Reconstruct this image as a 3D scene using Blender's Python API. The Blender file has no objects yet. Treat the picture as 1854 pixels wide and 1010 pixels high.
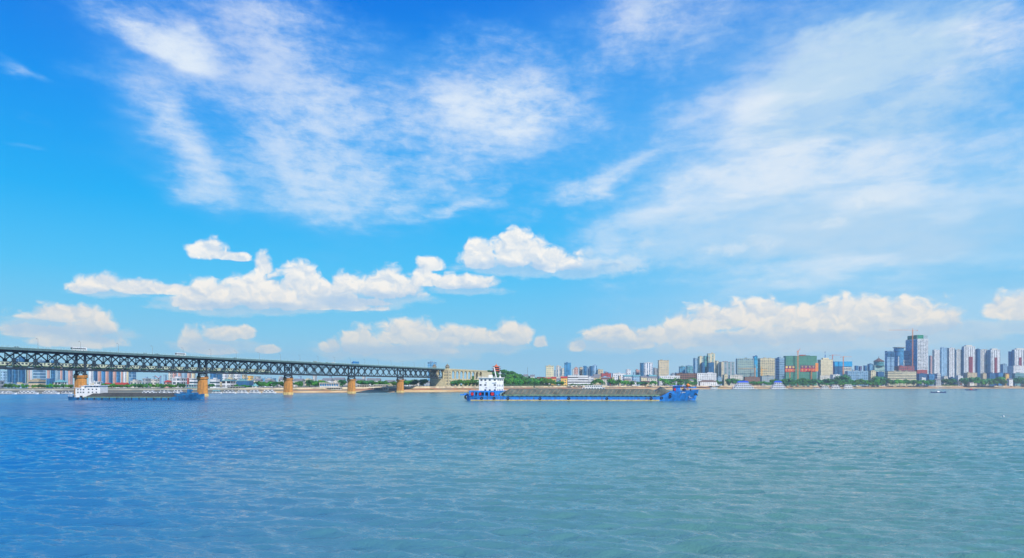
import bpy, bmesh, math, random
import numpy as np
from mathutils import Vector, Matrix
random.seed(7)
D = bpy.data
SC = bpy.context.scene
COL = SC.collection
R = math.radians
# ---------------------------------------------------------------- camera
CAM_H = 12.0          # eye height above the river, metres
FPX = 1236.0          # focal length in photograph pixels (24 mm on 36 mm film)
HOR = 696.3           # row of the horizon in the photograph
cd = D.cameras.new('camera'); cam = D.objects.new('camera', cd); COL.objects.link(cam)
cd.lens = 24.0; cd.sensor_width = 36.0; cd.clip_start = 0.5; cd.clip_end = 60000
cd.shift_y = (HOR - 505.0) / 1854.0
cam.location = (0, 0, CAM_H); cam.rotation_euler = (R(90), R(-0.06), 0)
SC.camera = cam
SC.view_settings.view_transform = 'Standard'; SC.view_settings.look = 'None'
SC.view_settings.exposure = 0; SC.view_settings.gamma = 1
SC.cycles.max_bounces = 6; SC.cycles.sample_clamp_direct = 4.0; SC.cycles.sample_clamp_indirect = 3.0; SC.cycles.volume_bounces = 0
def yh(px): return HOR - (px - 927) * 0.0011
# ---------------------------------------------------------------- small node language
class E:
    """a shader value; python operators build math nodes"""
    nt = None
    def __init__(s, sock): s.s = sock
    @staticmethod
    def m(op, *a, clamp=False):
        n = E.nt.nodes.new('ShaderNodeMath'); n.operation = op; n.use_clamp = clamp
        for i, x in enumerate(a):
            if isinstance(x, E): E.nt.links.new(x.s, n.inputs[i])
            else: n.inputs[i].default_value = x
        return E(n.outputs[0])
    def __add__(s, o): return E.m('ADD', s, o)
    __radd__ = __add__
    def __sub__(s, o): return E.m('SUBTRACT', s, o)
    def __rsub__(s, o): return E.m('SUBTRACT', o, s)
    def __mul__(s, o): return E.m('MULTIPLY', s, o)
    __rmul__ = __mul__
    def __truediv__(s, o): return E.m('DIVIDE', s, o)
    def __rtruediv__(s, o): return E.m('DIVIDE', o, s)
    def max(s, o): return E.m('MAXIMUM', s, o)
    def min(s, o): return E.m('MINIMUM', s, o)
    def pow(s, o): return E.m('POWER', s, o)
    def clamp(s): return E.m('ADD', s, 0.0, clamp=True)
def node(t, **kw):
    n = E.nt.nodes.new(t)
    for k, v in kw.items():
        if k.startswith('i_'): 
            key = k[2:]; key = int(key) if key.isdigit() else key.replace('_', ' ')
            if isinstance(v, E): E.nt.links.new(v.s, n.inputs[key])
            else: n.inputs[key].default_value = v
        else: setattr(n, k, v)
    return n
def xyz(x, y, z=0.0):
    n = node('ShaderNodeCombineXYZ')
    for i, v in enumerate((x, y, z)):
        if isinstance(v, E): E.nt.links.new(v.s, n.inputs[i])
        else: n.inputs[i].default_value = v
    return E(n.outputs[0])
def sep(v):
    n = node('ShaderNodeSeparateXYZ'); E.nt.links.new(v.s, n.inputs[0])
    return [E(o) for o in n.outputs]
def mapping(v, loc=(0,0,0), rot=(0,0,0), scale=(1,1,1), typ='POINT'):
    n = node('ShaderNodeMapping', vector_type=typ); E.nt.links.new(v.s, n.inputs[0])
    n.inputs[1].default_value = loc; n.inputs[2].default_value = rot; n.inputs[3].default_value = scale
    return E(n.outputs[0])
def vmath(op, a, b=None, out=0, scale=None):
    n = node('ShaderNodeVectorMath', operation=op)
    for i, x in enumerate((a, b)):
        if x is None: continue
        if isinstance(x, E): E.nt.links.new(x.s, n.inputs[i])
        else: n.inputs[i].default_value = x
    if scale is not None: n.inputs['Scale'].default_value = scale
    return E(n.outputs[out])
def vmath_madd(a, b, c):
    n = node('ShaderNodeVectorMath', operation='MULTIPLY_ADD'); E.nt.links.new(a.s, n.inputs[0])
    n.inputs[1].default_value = b; n.inputs[2].default_value = c
    return E(n.outputs[0])
def vlen(a): return vmath('LENGTH', a, out=1)
def noise(v, scale, detail=4, rough=.5, dist=0, dim='3D', lac=2.0, w=None):
    n = node('ShaderNodeTexNoise', noise_dimensions=dim)
    E.nt.links.new(v.s, n.inputs['Vector'])
    n.inputs['Scale'].default_value = scale; n.inputs['Detail'].default_value = detail
    n.inputs['Roughness'].default_value = rough; n.inputs['Distortion'].default_value = dist
    n.inputs['Lacunarity'].default_value = lac
    if w is not None: n.inputs['W'].default_value = w
    return E(n.outputs[0])
def voronoi(v, scale, detail=0, rough=.5, feature='SMOOTH_F1', smooth=.3, dim='3D'):
    n = node('ShaderNodeTexVoronoi', feature=feature, voronoi_dimensions=dim)
    E.nt.links.new(v.s, n.inputs['Vector']); n.inputs['Scale'].default_value = scale
    n.inputs['Detail'].default_value = detail; n.inputs['Roughness'].default_value = rough
    if feature == 'SMOOTH_F1': n.inputs['Smoothness'].default_value = smooth
    return E(n.outputs[0])
def ss(v, a, b, lo=0.0, hi=1.0, interp='SMOOTHSTEP'):
    n = node('ShaderNodeMapRange', interpolation_type=interp)
    E.nt.links.new(v.s, n.inputs[0])
    for i, x in zip((1, 2, 3, 4), (a, b, lo, hi)): n.inputs[i].default_value = x
    return E(n.outputs[0])
def ramp(v, stops, interp='LINEAR'):
    n = node('ShaderNodeValToRGB'); cr = n.color_ramp; cr.interpolation = interp
    while len(cr.elements) < len(stops): cr.elements.new(1.0)
    for e, (p, c) in zip(cr.elements, stops):
        e.position = p; e.color = (*c[:3], 1)
    E.nt.links.new(v.s, n.inputs[0])
    return E(n.outputs[0])
def mix(f, a, b, blend='MIX'):
    n = node('ShaderNodeMix', data_type='RGBA', blend_type=blend)
    for k, x in ((0, f), (6, a), (7, b)):
        if isinstance(x, E): E.nt.links.new(x.s, n.inputs[k])
        else: n.inputs[k].default_value = x if k == 0 else (*x[:3], 1)
    return E(n.outputs[2])
def lin(r, g, b):
    f = lambda c: (c/255/12.92) if c <= 10 else ((c/255+.055)/1.055)**2.4
    return (f(r), f(g), f(b))
# ---------------------------------------------------------------- sun
SUN_AZ = R(150)      # compass style: 0 = +Y (view direction), 90 = +X (right): behind the camera to the right
SUN_EL = R(40)
sd = D.lights.new('sun', 'SUN'); sd.energy = 4.8; sd.angle = R(0.5); sd.color = (1, .94, .85)
sun = D.objects.new('sun', sd); COL.objects.link(sun)
S = Vector((math.sin(SUN_AZ)*math.cos(SUN_EL), math.cos(SUN_AZ)*math.cos(SUN_EL), math.sin(SUN_EL)))
sun.rotation_euler = S.to_track_quat('Z', 'Y').to_euler()
# ---------------------------------------------------------------- sky and clouds (world)
W = D.worlds.new('World'); SC.world = W; W.use_nodes = True
W.cycles.sampling_method = 'MANUAL'; W.cycles.sample_map_resolution = 512
nt = W.node_tree; nt.nodes.clear(); E.nt = nt
geo = node('ShaderNodeTexCoord')
x, y, z = sep(E(geo.outputs['Generated']))
ay = E.m('ABSOLUTE', y)
az = E.m('ARCTAN2', x, ay)
el = E.m('ARCSINE', z)
A = xyz(az, el, 1.0)
def sky_pt(px, py):
    a = math.atan((px-927)/FPX); return a, math.atan((HOR-py)/FPX*math.cos(a))
def blob(P, px, py, rx, ry, rot=0):
    """squared-ellipse distance in angle space, sizes given where the cloud stands in the sky"""
    a, e = sky_pt(px, py); ca = math.cos(a)
    kx = FPX/(ca*ca) / (1); ky = FPX/ca
    sx, sy = kx/rx, ky/ry
    if rot == 0:
        return vlen(vmath_madd(P, (sx, sy, 0), (-a*sx, -e*sy, 0)))
    c, s_ = math.cos(R(-rot)), math.sin(R(-rot))
    u = vmath('DOT_PRODUCT', P, (c*sx, s_*sx, -(a*c + e*s_)*sx), out=1)
    v = vmath('DOT_PRODUCT', P, (-s_*sy, c*sy, -(-a*s_ + e*c)*sy), out=1)
    return E.m('SQRT', E.m('MULTIPLY_ADD', u, u, v*v))
# clear sky
sky = node('ShaderNodeTexSky', sky_type='NISHITA', sun_disc=False, sun_elevation=SUN_EL, sun_rotation=SUN_AZ, air_density=1.0, dust_density=.6, ozone_density=2.0)
elc = el.max(0.0) * (1/1.0)
K = 10.0
def kc(r, g, b): c = lin(r, g, b); return tuple(v for v in c)
grad = ramp(elc, [(0.0, kc(168,220,242)), (.07, kc(130,211,245)), (.15, kc(78,200,252)), (.24, kc(18,184,252)), (.36, kc(0,162,248)), (.52, kc(0,124,232)), (1.0, kc(0,94,205))])
side = ss(az, -.75, .1)          # the left of the view is the deeper blue
gl = mix(side, mix(ss(el, .1, .5), (1,1,1), (.35,.76,.95)), (1,1,1))
grad = mix(1.0, grad, gl, 'MULTIPLY')
grad10 = mix(1.0, grad, (K,K,K), 'MULTIPLY'); grad10.s.node.clamp_result = False
base = mix(.97, E(sky.outputs[0]), grad10)
# ---- high cloud
den = z.max(0.0) + 0.10
PL = xyz(x/den, ay/den, 0.0)
wv = node('ShaderNodeTexNoise', noise_dimensions='2D'); E.nt.links.new(PL.s, wv.inputs['Vector']); wv.inputs['Scale'].default_value = 1.6; wv.inputs['Detail'].default_value = 5
warp = vmath_madd(E(wv.outputs[1]), (.16,.16,0), (-.08,-.08,0))
AW = vmath('ADD', A, warp)
SK = [ # px, py, rx, ry, turn (clockwise on the picture), weight
 (285, 78, 120, 52, 22, 1.0), (190, 25, 90, 40, 25, .7), (480, 60, 210, 80, 12, .62), (560, 20, 200, 50, 0, .45), (130,150,110,42,20,.38), (270, 215, 170, 48, 42, .55), (330,265,90,50,40,.4), (560, 180, 260, 100, 18, .42),
 (610, 290, 240, 90, 22, .42), (600, 345, 150, 45, 10, .5), (905, 172, 165, 105, -8, 1.0), (760,240,170,90,0,.4), (1010, 130, 110, 36, 45, .5),
 (840, 372, 130, 26, -18, .62), (1090, 320, 210, 36, -24, .85), (20, 165, 80, 13, 24, .7), (85, 275, 60, 12, 20, .25), (1230, 190, 130, 34, -15, .6), (1180, 45, 190, 70, -10, .62),
 (1130,70,110,60,50,.45), (1560, 90, 330, 130, -14, .95), (1420, 190, 220, 90, -20, .85), (1650, 220, 330, 130, -12, .72), (1330, 330, 330, 75, -16, .85), (1600, 360, 420, 120, -6, .68), (1480, 470, 520, 80, -4, .55), (1150, 400, 240, 40, -12, .5), (1750,80,250,120,-10,.7),
 (440,210,420,150,28,.30), (690,280,400,140,4,.34), (330,300,200,60,38,.36), (900,60,200,40,10,.2), (1230,440,380,50,-6,.45), (1600,430,420,90,-4,.5), (930,300,260,70,-18,.30)]
sm = None
for (px, py, rx, ry, rot, w_) in SK:
    b = ss(blob(AW, px, py, rx*1.35, ry*1.35, rot), 1.0, .12) * w_
    sm = b if sm is None else (1.0 - (1.0 - sm) * (1.0 - b))
str1 = noise(mapping(PL, rot=(0,0,R(-6)), scale=(2.3, .55, 1)), 1.25, 6, .6, .5, dim='2D')
mot = noise(mapping(A, rot=(0,0,R(-12)), scale=(1, 1.7, 1)), 13.0, 7, .68, dim='2D')
soft = noise(mapping(A, rot=(0,0,R(-18)), scale=(1, 3.0, 1)), 3.4, 4, .55, .3, dim='2D')
fine = noise(mapping(A, scale=(1, 1.3, 1)), 60.0, 4, .7, dim='2D')
rp = noise(mapping(A, rot=(0,0,R(14)), scale=(1, 3.0, 1)), 26.0, 5, .62, .25, dim='2D')
tex = str1*.28 + mot*.38 + soft*.24 + fine*.10
cir = ss(sm*.97 + (tex - .5)*2.1 + (rp - .5)*.55, .02, 1.26)
cir = cir * ss(sm, .0, .22)
stk = noise(mapping(A, rot=(0,0,R(-22)), scale=(1.0, 4.6, 1)), 3.6, 5, .6, .4, dim='2D')
cir = cir * (1.0 - ss(stk, .50, .64)*ss(az, .08, .35)*.42)
# veil toward the right and low down
veil = (ss(az, -.12, .35) * ss(el, .62, .16) * .62 + ss(el, .14, .0)*.16) * (.62 + soft*.76)
cir = (1.0 - (1.0 - cir) * (1.0 - veil)).clamp()
vb = None
for (px, py, rx, ry, rot) in ((520,250,420,190,18), (930,190,260,150,-6), (760,330,320,120,-8), (720,120,240,90,6), (1380,200,420,240,-18), (300,230,260,110,40)):
    b = ss(blob(AW, px, py, rx*1.2, ry*1.2, rot), 1.0, .2); vb = b if vb is None else vb.max(b)
cir = (1.0 - (1.0 - cir)*(1.0 - vb*(soft*.52 + (rp - .5)*.4 + .08))).clamp()
thick = ss(cir, .2, .95)
ccol = mix(thick, kc(140,202,252), kc(228,240,252))
warmer = ss(az, .0, .5)
ccol = mix(warmer*.5, ccol, mix(thick, kc(140,200,236), kc(232,240,246)))
# grey-blue undersides inside the thick deck
und = ss(noise(mapping(A, rot=(0,0,R(-17)), scale=(1.0, 4.2, 1)), 2.6, 4, .55, dim='2D'), .44, .62) * warmer
ccol = mix(und*.55, ccol, kc(152,203,238))
ccol10 = mix(1.0, ccol, (K,K,K), 'MULTIPLY')
out = mix(cir*(.66 + ss(sm, .62, 1.0)*.32), base, ccol10)
# ---- cumulus
CU = [
 (376,450,36,21),(405,462,26,9),(432,465,26,8),
 (182,509,52,20),(240,518,60,16),(150,519,30,13),(288,522,38,11),
 (390,532,72,29),(474,522,78,42),(545,500,38,30),(476,476,20,24),(565,528,60,26),(350,542,40,20),
 (630,512,36,20),(702,513,72,30),(650,545,60,9),
 (325,524,46,11),(592,522,34,14),(770,505,40,13),(560,552,150,9),(610,538,60,14),(778,476,26,15),(765,492,20,12),(840,509,66,15),
 (868,460,36,28),(938,446,54,36),(1000,470,52,22),
 (118,566,86,18),(170,590,50,20),(60,598,70,14),(140,612,90,18),
 (350,612,28,24),(400,601,46,16),(442,600,20,14),(390,632,50,10),(485,632,26,8),
 (598,624,20,16),(655,616,40,28),(735,600,62,28),(810,608,54,22),(872,606,46,18),(930,602,36,26),(978,618,14,12),(740,630,110,12),
 (1044,622,20,14),(1115,604,66,17),(1190,606,60,16),(1150,620,50,12),
 (1238,592,42,36),(1290,574,60,26),(1370,566,84,30),(1450,570,90,26),(1555,562,92,34),(1640,566,84,36),(1700,575,50,28),(1290,610,90,18),(1450,596,150,26),(1620,590,110,22),
 (1840,552,48,30),(1808,556,30,20)]
CG = [(1055,470,60,20),(1135,474,60,22),(1165,441,30,12),(1370,440,52,16),(1320,450,70,12),(1575,356,58,24),(1500,402,40,10),(320,578,0,0)]
BS = [(190,528,70,8),(410,552,120,13),(500,556,110,10),(640,545,110,12),(700,536,90,12),(850,522,70,8),(930,482,110,13),(90,592,110,16),(170,606,90,10),
 (400,622,80,14),(720,634,170,14),(860,626,120,10),(1100,622,80,12),(1330,618,160,16),(1480,612,150,17),(1620,604,170,20),(1745,596,90,16),(1840,586,60,12),(1060,484,90,12)]
def field(P):
    f = None
    for (px, py, rx, ry) in CU:
        a, e = sky_pt(px, py + ry*.45); ca = math.cos(a)
        sx, sy = FPX/(ca*ca)/(rx*1.16), FPX/ca/(ry*1.55)
        q = vmath_madd(P, (sx, sy, 0), (-a*sx, -e*sy, 0))
        b = 1.0 - vlen(vmath('MAXIMUM', q, vmath('MULTIPLY', q, (1, -2.3, 1))))   # dome above, flatter below
        f = b if f is None else E.m('SMOOTH_MAX', f, b, .1)
    return f
lump = field(A)
A2 = mapping(A, scale=(1, 1.15, 1))
nz = node('ShaderNodeTexNoise', noise_dimensions='2D'); nt.links.new(A2.s, nz.inputs['Vector']); nz.inputs['Scale'].default_value = 42; nz.inputs['Detail'].default_value = 2
A3 = vmath('ADD', A2, vmath_madd(E(nz.outputs[1]), (.032,.026,0), (-.016,-.013,0)))
def puffs(P):
    v1 = voronoi(P, 27, 2.0, .5, 'F1', dim='2D')
    n1 = noise(P, 46, 5, .62, dim='2D')
    return (0.55 - v1)*.62 + (n1 - .5)*.72
p0 = puffs(A3)
p1 = puffs(vmath('ADD', A3, (.0050, .0080, 0)))
fz = lump + p0*.66 + .07
alpha = ss(fz, -.02, .34)
relief = (p0 - p1)*1.25
rim = ss(lump, .55, .05)                      # the sunlit outer tops
shade = (relief*.85 + .74 + rim*.12).clamp()
low = ss(el, .17, .03)
lit = mix(low, kc(255,253,247), kc(255,241,220))
drk = mix(low, kc(170,205,236), kc(196,210,222))
cuc = mix(shade, drk, lit)
bb = None
for (px, py, rx, ry) in BS:
    b = 1.0 - blob(A, px, py+3, rx*1.15, ry*1.5)
    bb = b if bb is None else E.m('SMOOTH_MAX', bb, b, .2)
bbn = bb + (noise(mapping(A, scale=(1, 2.2, 1)), 22, 5, .6, dim='2D') - .5)*1.3
bott = ss(bbn, -.05, .75)
bcol = mix(low, kc(160,203,240), kc(176,206,230))
cuc = mix(bott*.66, cuc, bcol)
cuc10 = mix(1.0, cuc, (K,K,K), 'MULTIPLY')
cua = (alpha*ss(fz, .0, .40, .82, 1.0)) * ss(el, .0, .13, .72, 1.0)
cua = cua.max(ss(bbn, -.05, .55)*.5)
# soft grey halos (thin shreds) beside them
g = None
for (px, py, rx, ry) in CG:
    if rx == 0: continue
    b = 1.0 - blob(A, px, py, rx*1.2, ry*1.3)
    g = b if g is None else g.max(b)
gf = g + p0*.8
ga = ss(gf, .0, .8) * .55
gcol10 = mix(1.0, mix(shade.clamp(), kc(150,200,235), kc(225,238,248)), (K,K,K), 'MULTIPLY')
out = mix(ga, out, gcol10)
out = mix(cua, out, cuc10)
# low haze bank along the horizon and ground colour underneath
hz = ss(el, .10, .0) * .36
out = mix(hz, out, mix(1.0, kc(176,220,240), (K,K,K), 'MULTIPLY'))
out = mix(ss(z, -.002, -.02), out, (K*.10, K*.16, K*.18))
bg = node('ShaderNodeBackground'); bg.inputs[1].default_value = 1.0/K
nt.links.new(out.s, bg.inputs[0])
wo = node('ShaderNodeOutputWorld'); nt.links.new(bg.outputs[0], wo.inputs[0])
# ================================================================ helpers
def W_(px, Y): return (px - 927) / FPX * Y                      # world X of a photograph column at distance Y
def Zp(px, py, Y): return CAM_H + (yh(px) - py) / FPX * Y       # height of a photograph row at distance Y
class MB:
    """collects boxes, beams, tubes, rings; build() links them as ONE mesh object"""
    def __init__(s): s.v = []; s.f = []; s.m = []; s.mi = 0
    def add(s, vs, fs):
        o = len(s.v); s.v += [tuple(p) for p in vs]
        for f in fs: s.f.append(tuple(i + o for i in f)); s.m.append(s.mi)
        return s
    def box(s, x0, x1, y0, y1, z0, z1):
        vs = [(x0,y0,z0),(x1,y0,z0),(x1,y1,z0),(x0,y1,z0),(x0,y0,z1),(x1,y0,z1),(x1,y1,z1),(x0,y1,z1)]
        return s.add(vs, [(0,3,2,1),(4,5,6,7),(0,1,5,4),(1,2,6,5),(2,3,7,6),(3,0,4,7)])
    def bar(s, a, b, w, h=None):
        h = h or w; a = Vector(a); b = Vector(b); d = (b - a).normalized()
        up = Vector((0,0,1)) if abs(d.z) < .95 else Vector((1,0,0))
        sd_ = d.cross(up).normalized() * (w/2); u2 = sd_.cross(d).normalized() * (h/2)
        vs = [p + i*sd_ + j*u2 for p in (a, b) for i, j in ((-1,-1),(1,-1),(1,1),(-1,1))]
        return s.add(vs, [(0,3,2,1),(4,5,6,7),(0,1,5,4),(1,2,6,5),(2,3,7,6),(3,0,4,7)])
    def ring(s, secs, n=None, cap=True):
        """loft through closed sections (lists of equal length)"""
        n = len(secs[0]); o = len(s.v)
        for sec in secs: s.v += [tuple(p) for p in sec]
        for k in range(len(secs)-1):
            for i in range(n):
                j = (i+1) % n
                s.f.append((o+k*n+i, o+k*n+j, o+(k+1)*n+j, o+(k+1)*n+i)); s.m.append(s.mi)
        if cap:
            s.f.append(tuple(o+i for i in range(n))[::-1]); s.m.append(s.mi)
            s.f.append(tuple(o+(len(secs)-1)*n+i for i in range(n))); s.m.append(s.mi)
        return s
    def cyl(s, x, y, z0, z1, r0, r1=None, n=12, cap=True):
        r1 = r0 if r1 is None else r1
        return s.ring([[(x+r*math.cos(2*math.pi*i/n), y+r*math.sin(2*math.pi*i/n), z) for i in range(n)] for r, z in ((r0,z0),(r1,z1))], cap=cap)
    def lathe(s, x, y, prof, n=12):
        return s.ring([[(x+r*math.cos(2*math.pi*i/n), y+r*math.sin(2*math.pi*i/n), z) for i in range(n)] for r, z in prof])
    def torus(s, c, R_, r, axis='y', n=12, m=6):
        secs = []
        for i in range(n):
            a = 2*math.pi*i/n; sec = []
            for j in range(m):
                b = 2*math.pi*j/m; q = R_ + r*math.cos(b)
                p = (q*math.cos(a), r*math.sin(b), q*math.sin(a)) if axis == 'y' else (r*math.sin(b), q*math.cos(a), q*math.sin(a))
                sec.append((c[0]+p[0], c[1]+p[1], c[2]+p[2]))
            secs.append(sec)
        secs.append(secs[0]); return s.ring(secs, cap=False)
    def gable(s, x0, x1, y0, y1, z0, z1, over=.6, axis='x', hip=0):
        x0 -= over; x1 += over; y0 -= over; y1 += over
        if axis == 'x':
            ym = (y0+y1)/2; rid = [(x0+hip, ym, z1), (x1-hip, ym, z1)]
            vs = [(x0,y0,z0),(x1,y0,z0),(x1,y1,z0),(x0,y1,z0)] + rid
            return s.add(vs, [(0,1,5,4),(2,3,4,5),(3,0,4),(1,2,5),(0,3,2,1)])
        xm = (x0+x1)/2; rid = [(xm, y0+hip, z1), (xm, y1-hip, z1)]
        vs = [(x0,y0,z0),(x1,y0,z0),(x1,y1,z0),(x0,y1,z0)] + rid
        return s.add(vs, [(1,2,5,4),(3,0,4,5),(0,1,4),(2,3,5),(0,3,2,1)])
    def mesh(s, name, mats):
        me = D.meshes.new(name); me.from_pydata(s.v, [], s.f)
        mats = mats if isinstance(mats, (list, tuple)) else [mats]
        for m in mats: me.materials.append(m)
        if len(mats) > 1: me.polygons.foreach_set('material_index', s.m)
        me.update(); return me
    def build(s, name, mats, parent=None):
        o = D.objects.new(name, s.mesh(name, mats)); COL.objects.link(o)
        if parent: o.parent = parent
        return o
def empty(name, loc, rz=0, label=None, cat=None, group=None):
    o = D.objects.new(name, None); COL.objects.link(o); o.location = loc; o.rotation_euler.z = rz
    o.empty_display_size = 1
    return tag(o, label, cat, group)
def tag(o, label=None, cat=None, group=None, kind=None):
    if label: o['label'] = label
    if cat: o['category'] = cat
    if group: o['group'] = group
    if kind: o['kind'] = kind
    return o
def dup(o, parent=None, **kw):
    c = o.copy(); COL.objects.link(c)
    if parent: c.parent = parent
    for ch in o.children: dup(ch, c)
    return c
def inst(me, name, parent, loc=(0,0,0), rz=0):
    o = D.objects.new(name, me); COL.objects.link(o); o.parent = parent; o.location = loc; o.rotation_euler.z = rz
    return o
# ================================================================ materials
_mats = {}
def rgb(*c): return lin(*c)
def newmat(name):
    m = D.materials.new(name); m.use_nodes = True; E.nt = m.node_tree; E.nt.nodes.clear()
    return m
def finish(color, rough=.6, metal=0.0, spec=.4, normal=None):
    p = node('ShaderNodeBsdfPrincipled')
    for k, v in (('Base Color', color), ('Roughness', rough), ('Metallic', metal), ('Specular IOR Level', spec)):
        if isinstance(v, E): E.nt.links.new(v.s, p.inputs[k])
        else: p.inputs[k].default_value = (*v[:3], 1) if k == 'Base Color' else v
    if normal is not None: E.nt.links.new(normal.s, p.inputs['Normal'])
    o = node('ShaderNodeOutputMaterial'); E.nt.links.new(p.outputs[0], o.inputs[0]); return p
def paint(name, c, rough=.55, metal=0.0, vary=.16, scale=.35, spec=.4, streak=0.0, rust=None):
    """a weathered plain surface: broad mottling and fine grain of its own colour"""
    key = ('p', name, c, rough, metal, vary, scale, streak, rust)
    if key in _mats: return _mats[key]
    m = newmat(name); tc = node('ShaderNodeTexCoord'); P = E(tc.outputs['Object'])
    n1 = noise(P, scale, 5, .6); n2 = noise(mapping(P, scale=(1, 1, .15)), scale*4, 3, .6)
    f = n1*.6 + n2*(.4)
    lo = tuple(v*(1-vary*1.6) for v in c); hi = tuple(min(1, v*(1+vary)) for v in c)
    col = mix(ss(f, .32, .68), lo, hi)
    if streak: col = mix(ss(noise(mapping(P, scale=(1,1,.06)), 1.2, 4, .7), .52, .7)*streak, col, tuple(v*.45 for v in c))
    if rust: col = mix(ss(noise(mapping(P, scale=(1,1,.12)), .55, 5, .75), .53, .66)*.7, col, rust)
    finish(col, rough, metal, spec); _mats[key] = m; return m
def facade(name, wall, glass=(.045,.075,.12), bay=3.3, floor=3.0, wu=(.22,.78), wv=(.28,.78), rough=.22, vary=.14, line=None, curtain=.22):
    """wall with a grid of window panes; every pane its own tone (blinds, curtains)"""
    key = ('f', name, wall, glass, bay, floor, wu, wv, line)
    if key in _mats: return _mats[key]
    m = newmat(name); tc = node('ShaderNodeTexCoord')
    X, Y, Z = sep(E(tc.outputs['Object'])); nx, ny, nz = sep(E(tc.outputs['Normal']))
    side_ = E.m('GREATER_THAN', E.m('ABSOLUTE', nx), E.m('ABSOLUTE', ny))
    u = (X*(1.0 - side_) + Y*side_) / bay + 100.0; v = Z / floor
    fu = E.m('FRACT', u); fv = E.m('FRACT', v)
    inw = E.m('GREATER_THAN', fu, wu[0]) * E.m('LESS_THAN', fu, wu[1]) * E.m('GREATER_THAN', fv, wv[0]) * E.m('LESS_THAN', fv, wv[1])
    inw = inw * E.m('LESS_THAN', E.m('ABSOLUTE', nz), .5)
    wn = node('ShaderNodeTexWhiteNoise', noise_dimensions='3D')
    E.nt.links.new(xyz(E.m('FLOOR', u), E.m('FLOOR', v), side_).s, wn.inputs['Vector'])
    rnd = E(wn.outputs['Value'])
    n1 = noise(E(tc.outputs['Object']), .09, 4, .6); n2 = noise(mapping(E(tc.outputs['Object']), scale=(1,1,.08)), .9, 4, .65)
    wcol = mix(ss(n1*.5 + n2*.5, .35, .65), tuple(c*(1-vary*1.5) for c in wall), tuple(min(1, c*(1+vary)) for c in wall))
    if line:      # spandrel line at every floor in its own colour
        wcol = mix(E.m('LESS_THAN', fv, .16), wcol, line)
    gcol = mix(rnd, tuple(c*.6 for c in glass), tuple(min(1, c*1.7) for c in glass))
    gcol = mix(E.m('GREATER_THAN', rnd, 1 - curtain)*.5, gcol, tuple(c*.7 for c in wall))
    col = mix(inw, wcol, gcol)
    finish(col, inw*(rough - .75) + .75, 0.0, .32); _mats[key] = m; return m
M = dict(
 steel=paint('bridge_steel', (.038,.054,.068), .5, vary=.25, scale=.5, streak=.4),
 steel_green=paint('deck_fascia_paint', (.11,.185,.178), .5, vary=.15),
 rail=paint('railing_paint', (.42,.62,.58), .5),
 asphalt=paint('asphalt', (.05,.05,.052), .85),
 stone=paint('pier_stone', rgb(212,146,70), .8, vary=.22, scale=.22, streak=.35),
 stone_lo=paint('pier_footing_stone', rgb(226,196,128), .8, vary=.25),
 bearing=paint('bearing_iron', (.04,.05,.055), .6),
 cream=paint('cream_render', rgb(222,208,166), .8, streak=.25),
 creamd=paint('cream_roof', rgb(176,162,126), .8),
 head=paint('bridge_head_stone', rgb(210,198,160), .85, streak=.25), headd=paint('bridge_head_roof', rgb(140,132,112), .85),
 white=paint('white_paint', (.76,.77,.76), .5, vary=.1, streak=.2),
 offwhite=paint('offwhite_render', rgb(216,212,200), .8, streak=.25),
 blue=paint('blue_hull_paint', (.018,.21,.66), .4, vary=.28, scale=.25, streak=.3, rust=(.09,.07,.06)),
 blue2=paint('cyan_hull_paint', (.014,.145,.33), .45, vary=.28, scale=.25, streak=.3, rust=(.08,.07,.06)),
 boot=paint('boot_stripe_paint', rgb(190,172,118), .6, vary=.25),
 tarp=paint('cargo_tarpaulin', (.115,.135,.112), .85, vary=.28, scale=.18, streak=.35),
 tarp2=paint('dark_tarpaulin', (.052,.058,.058), .85, vary=.25, scale=.18),
 tarpedge=paint('green_tarpaulin', (.13,.24,.17), .85, vary=.25, scale=.5),
 rope=paint('rope', rgb(196,160,120), .9),
 rubber=paint('rubber', (.015,.015,.016), .8),
 red=paint('red_paint', (.55,.02,.025), .5), orange=paint('orange_paint', (.75,.2,.02), .5),
 yellow=paint('yellow_paint', (.8,.4,.02), .5), dark=paint('dark_opening', (.012,.015,.02), .3),
 glass=paint('window_glass', (.03,.05,.075), .08, vary=.3, spec=.6),
 glassb=paint('blue_glass', (.03,.22,.5), .12, vary=.2, spec=.6),
 grey=paint('grey_render', rgb(150,156,156), .8), greyd=paint('dark_grey', (.09,.1,.11), .7),
 tealroof=paint('teal_roof', rgb(112,170,170), .6), redroof=paint('red_roof_tiles', rgb(178,62,48), .8, vary=.25, scale=.8),
 brownroof=paint('brown_roof_tiles', rgb(112,84,72), .85, vary=.25, scale=.8), greyroof=paint('grey_roof', rgb(128,130,132), .85),
 blueroof=paint('blue_roof_sheet', rgb(30,80,210), .5), net=paint('green_safety_net', rgb(36,140,104), .9, vary=.3, scale=.12, streak=.3),
 cyan=paint('cyan_sheeting', rgb(20,160,215), .7, vary=.12, scale=.1), craney=paint('crane_yellow', rgb(248,176,20), .5), craneo=paint('crane_orange', rgb(238,146,60), .5),
 craner=paint('crane_red', rgb(214,112,84), .5), bark=paint('bark', (.09,.065,.045), .9, scale=2),
 train=paint('train_cream', rgb(206,214,188), .45), traing=paint('train_green', (.05,.14,.07), .5),
)

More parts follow.
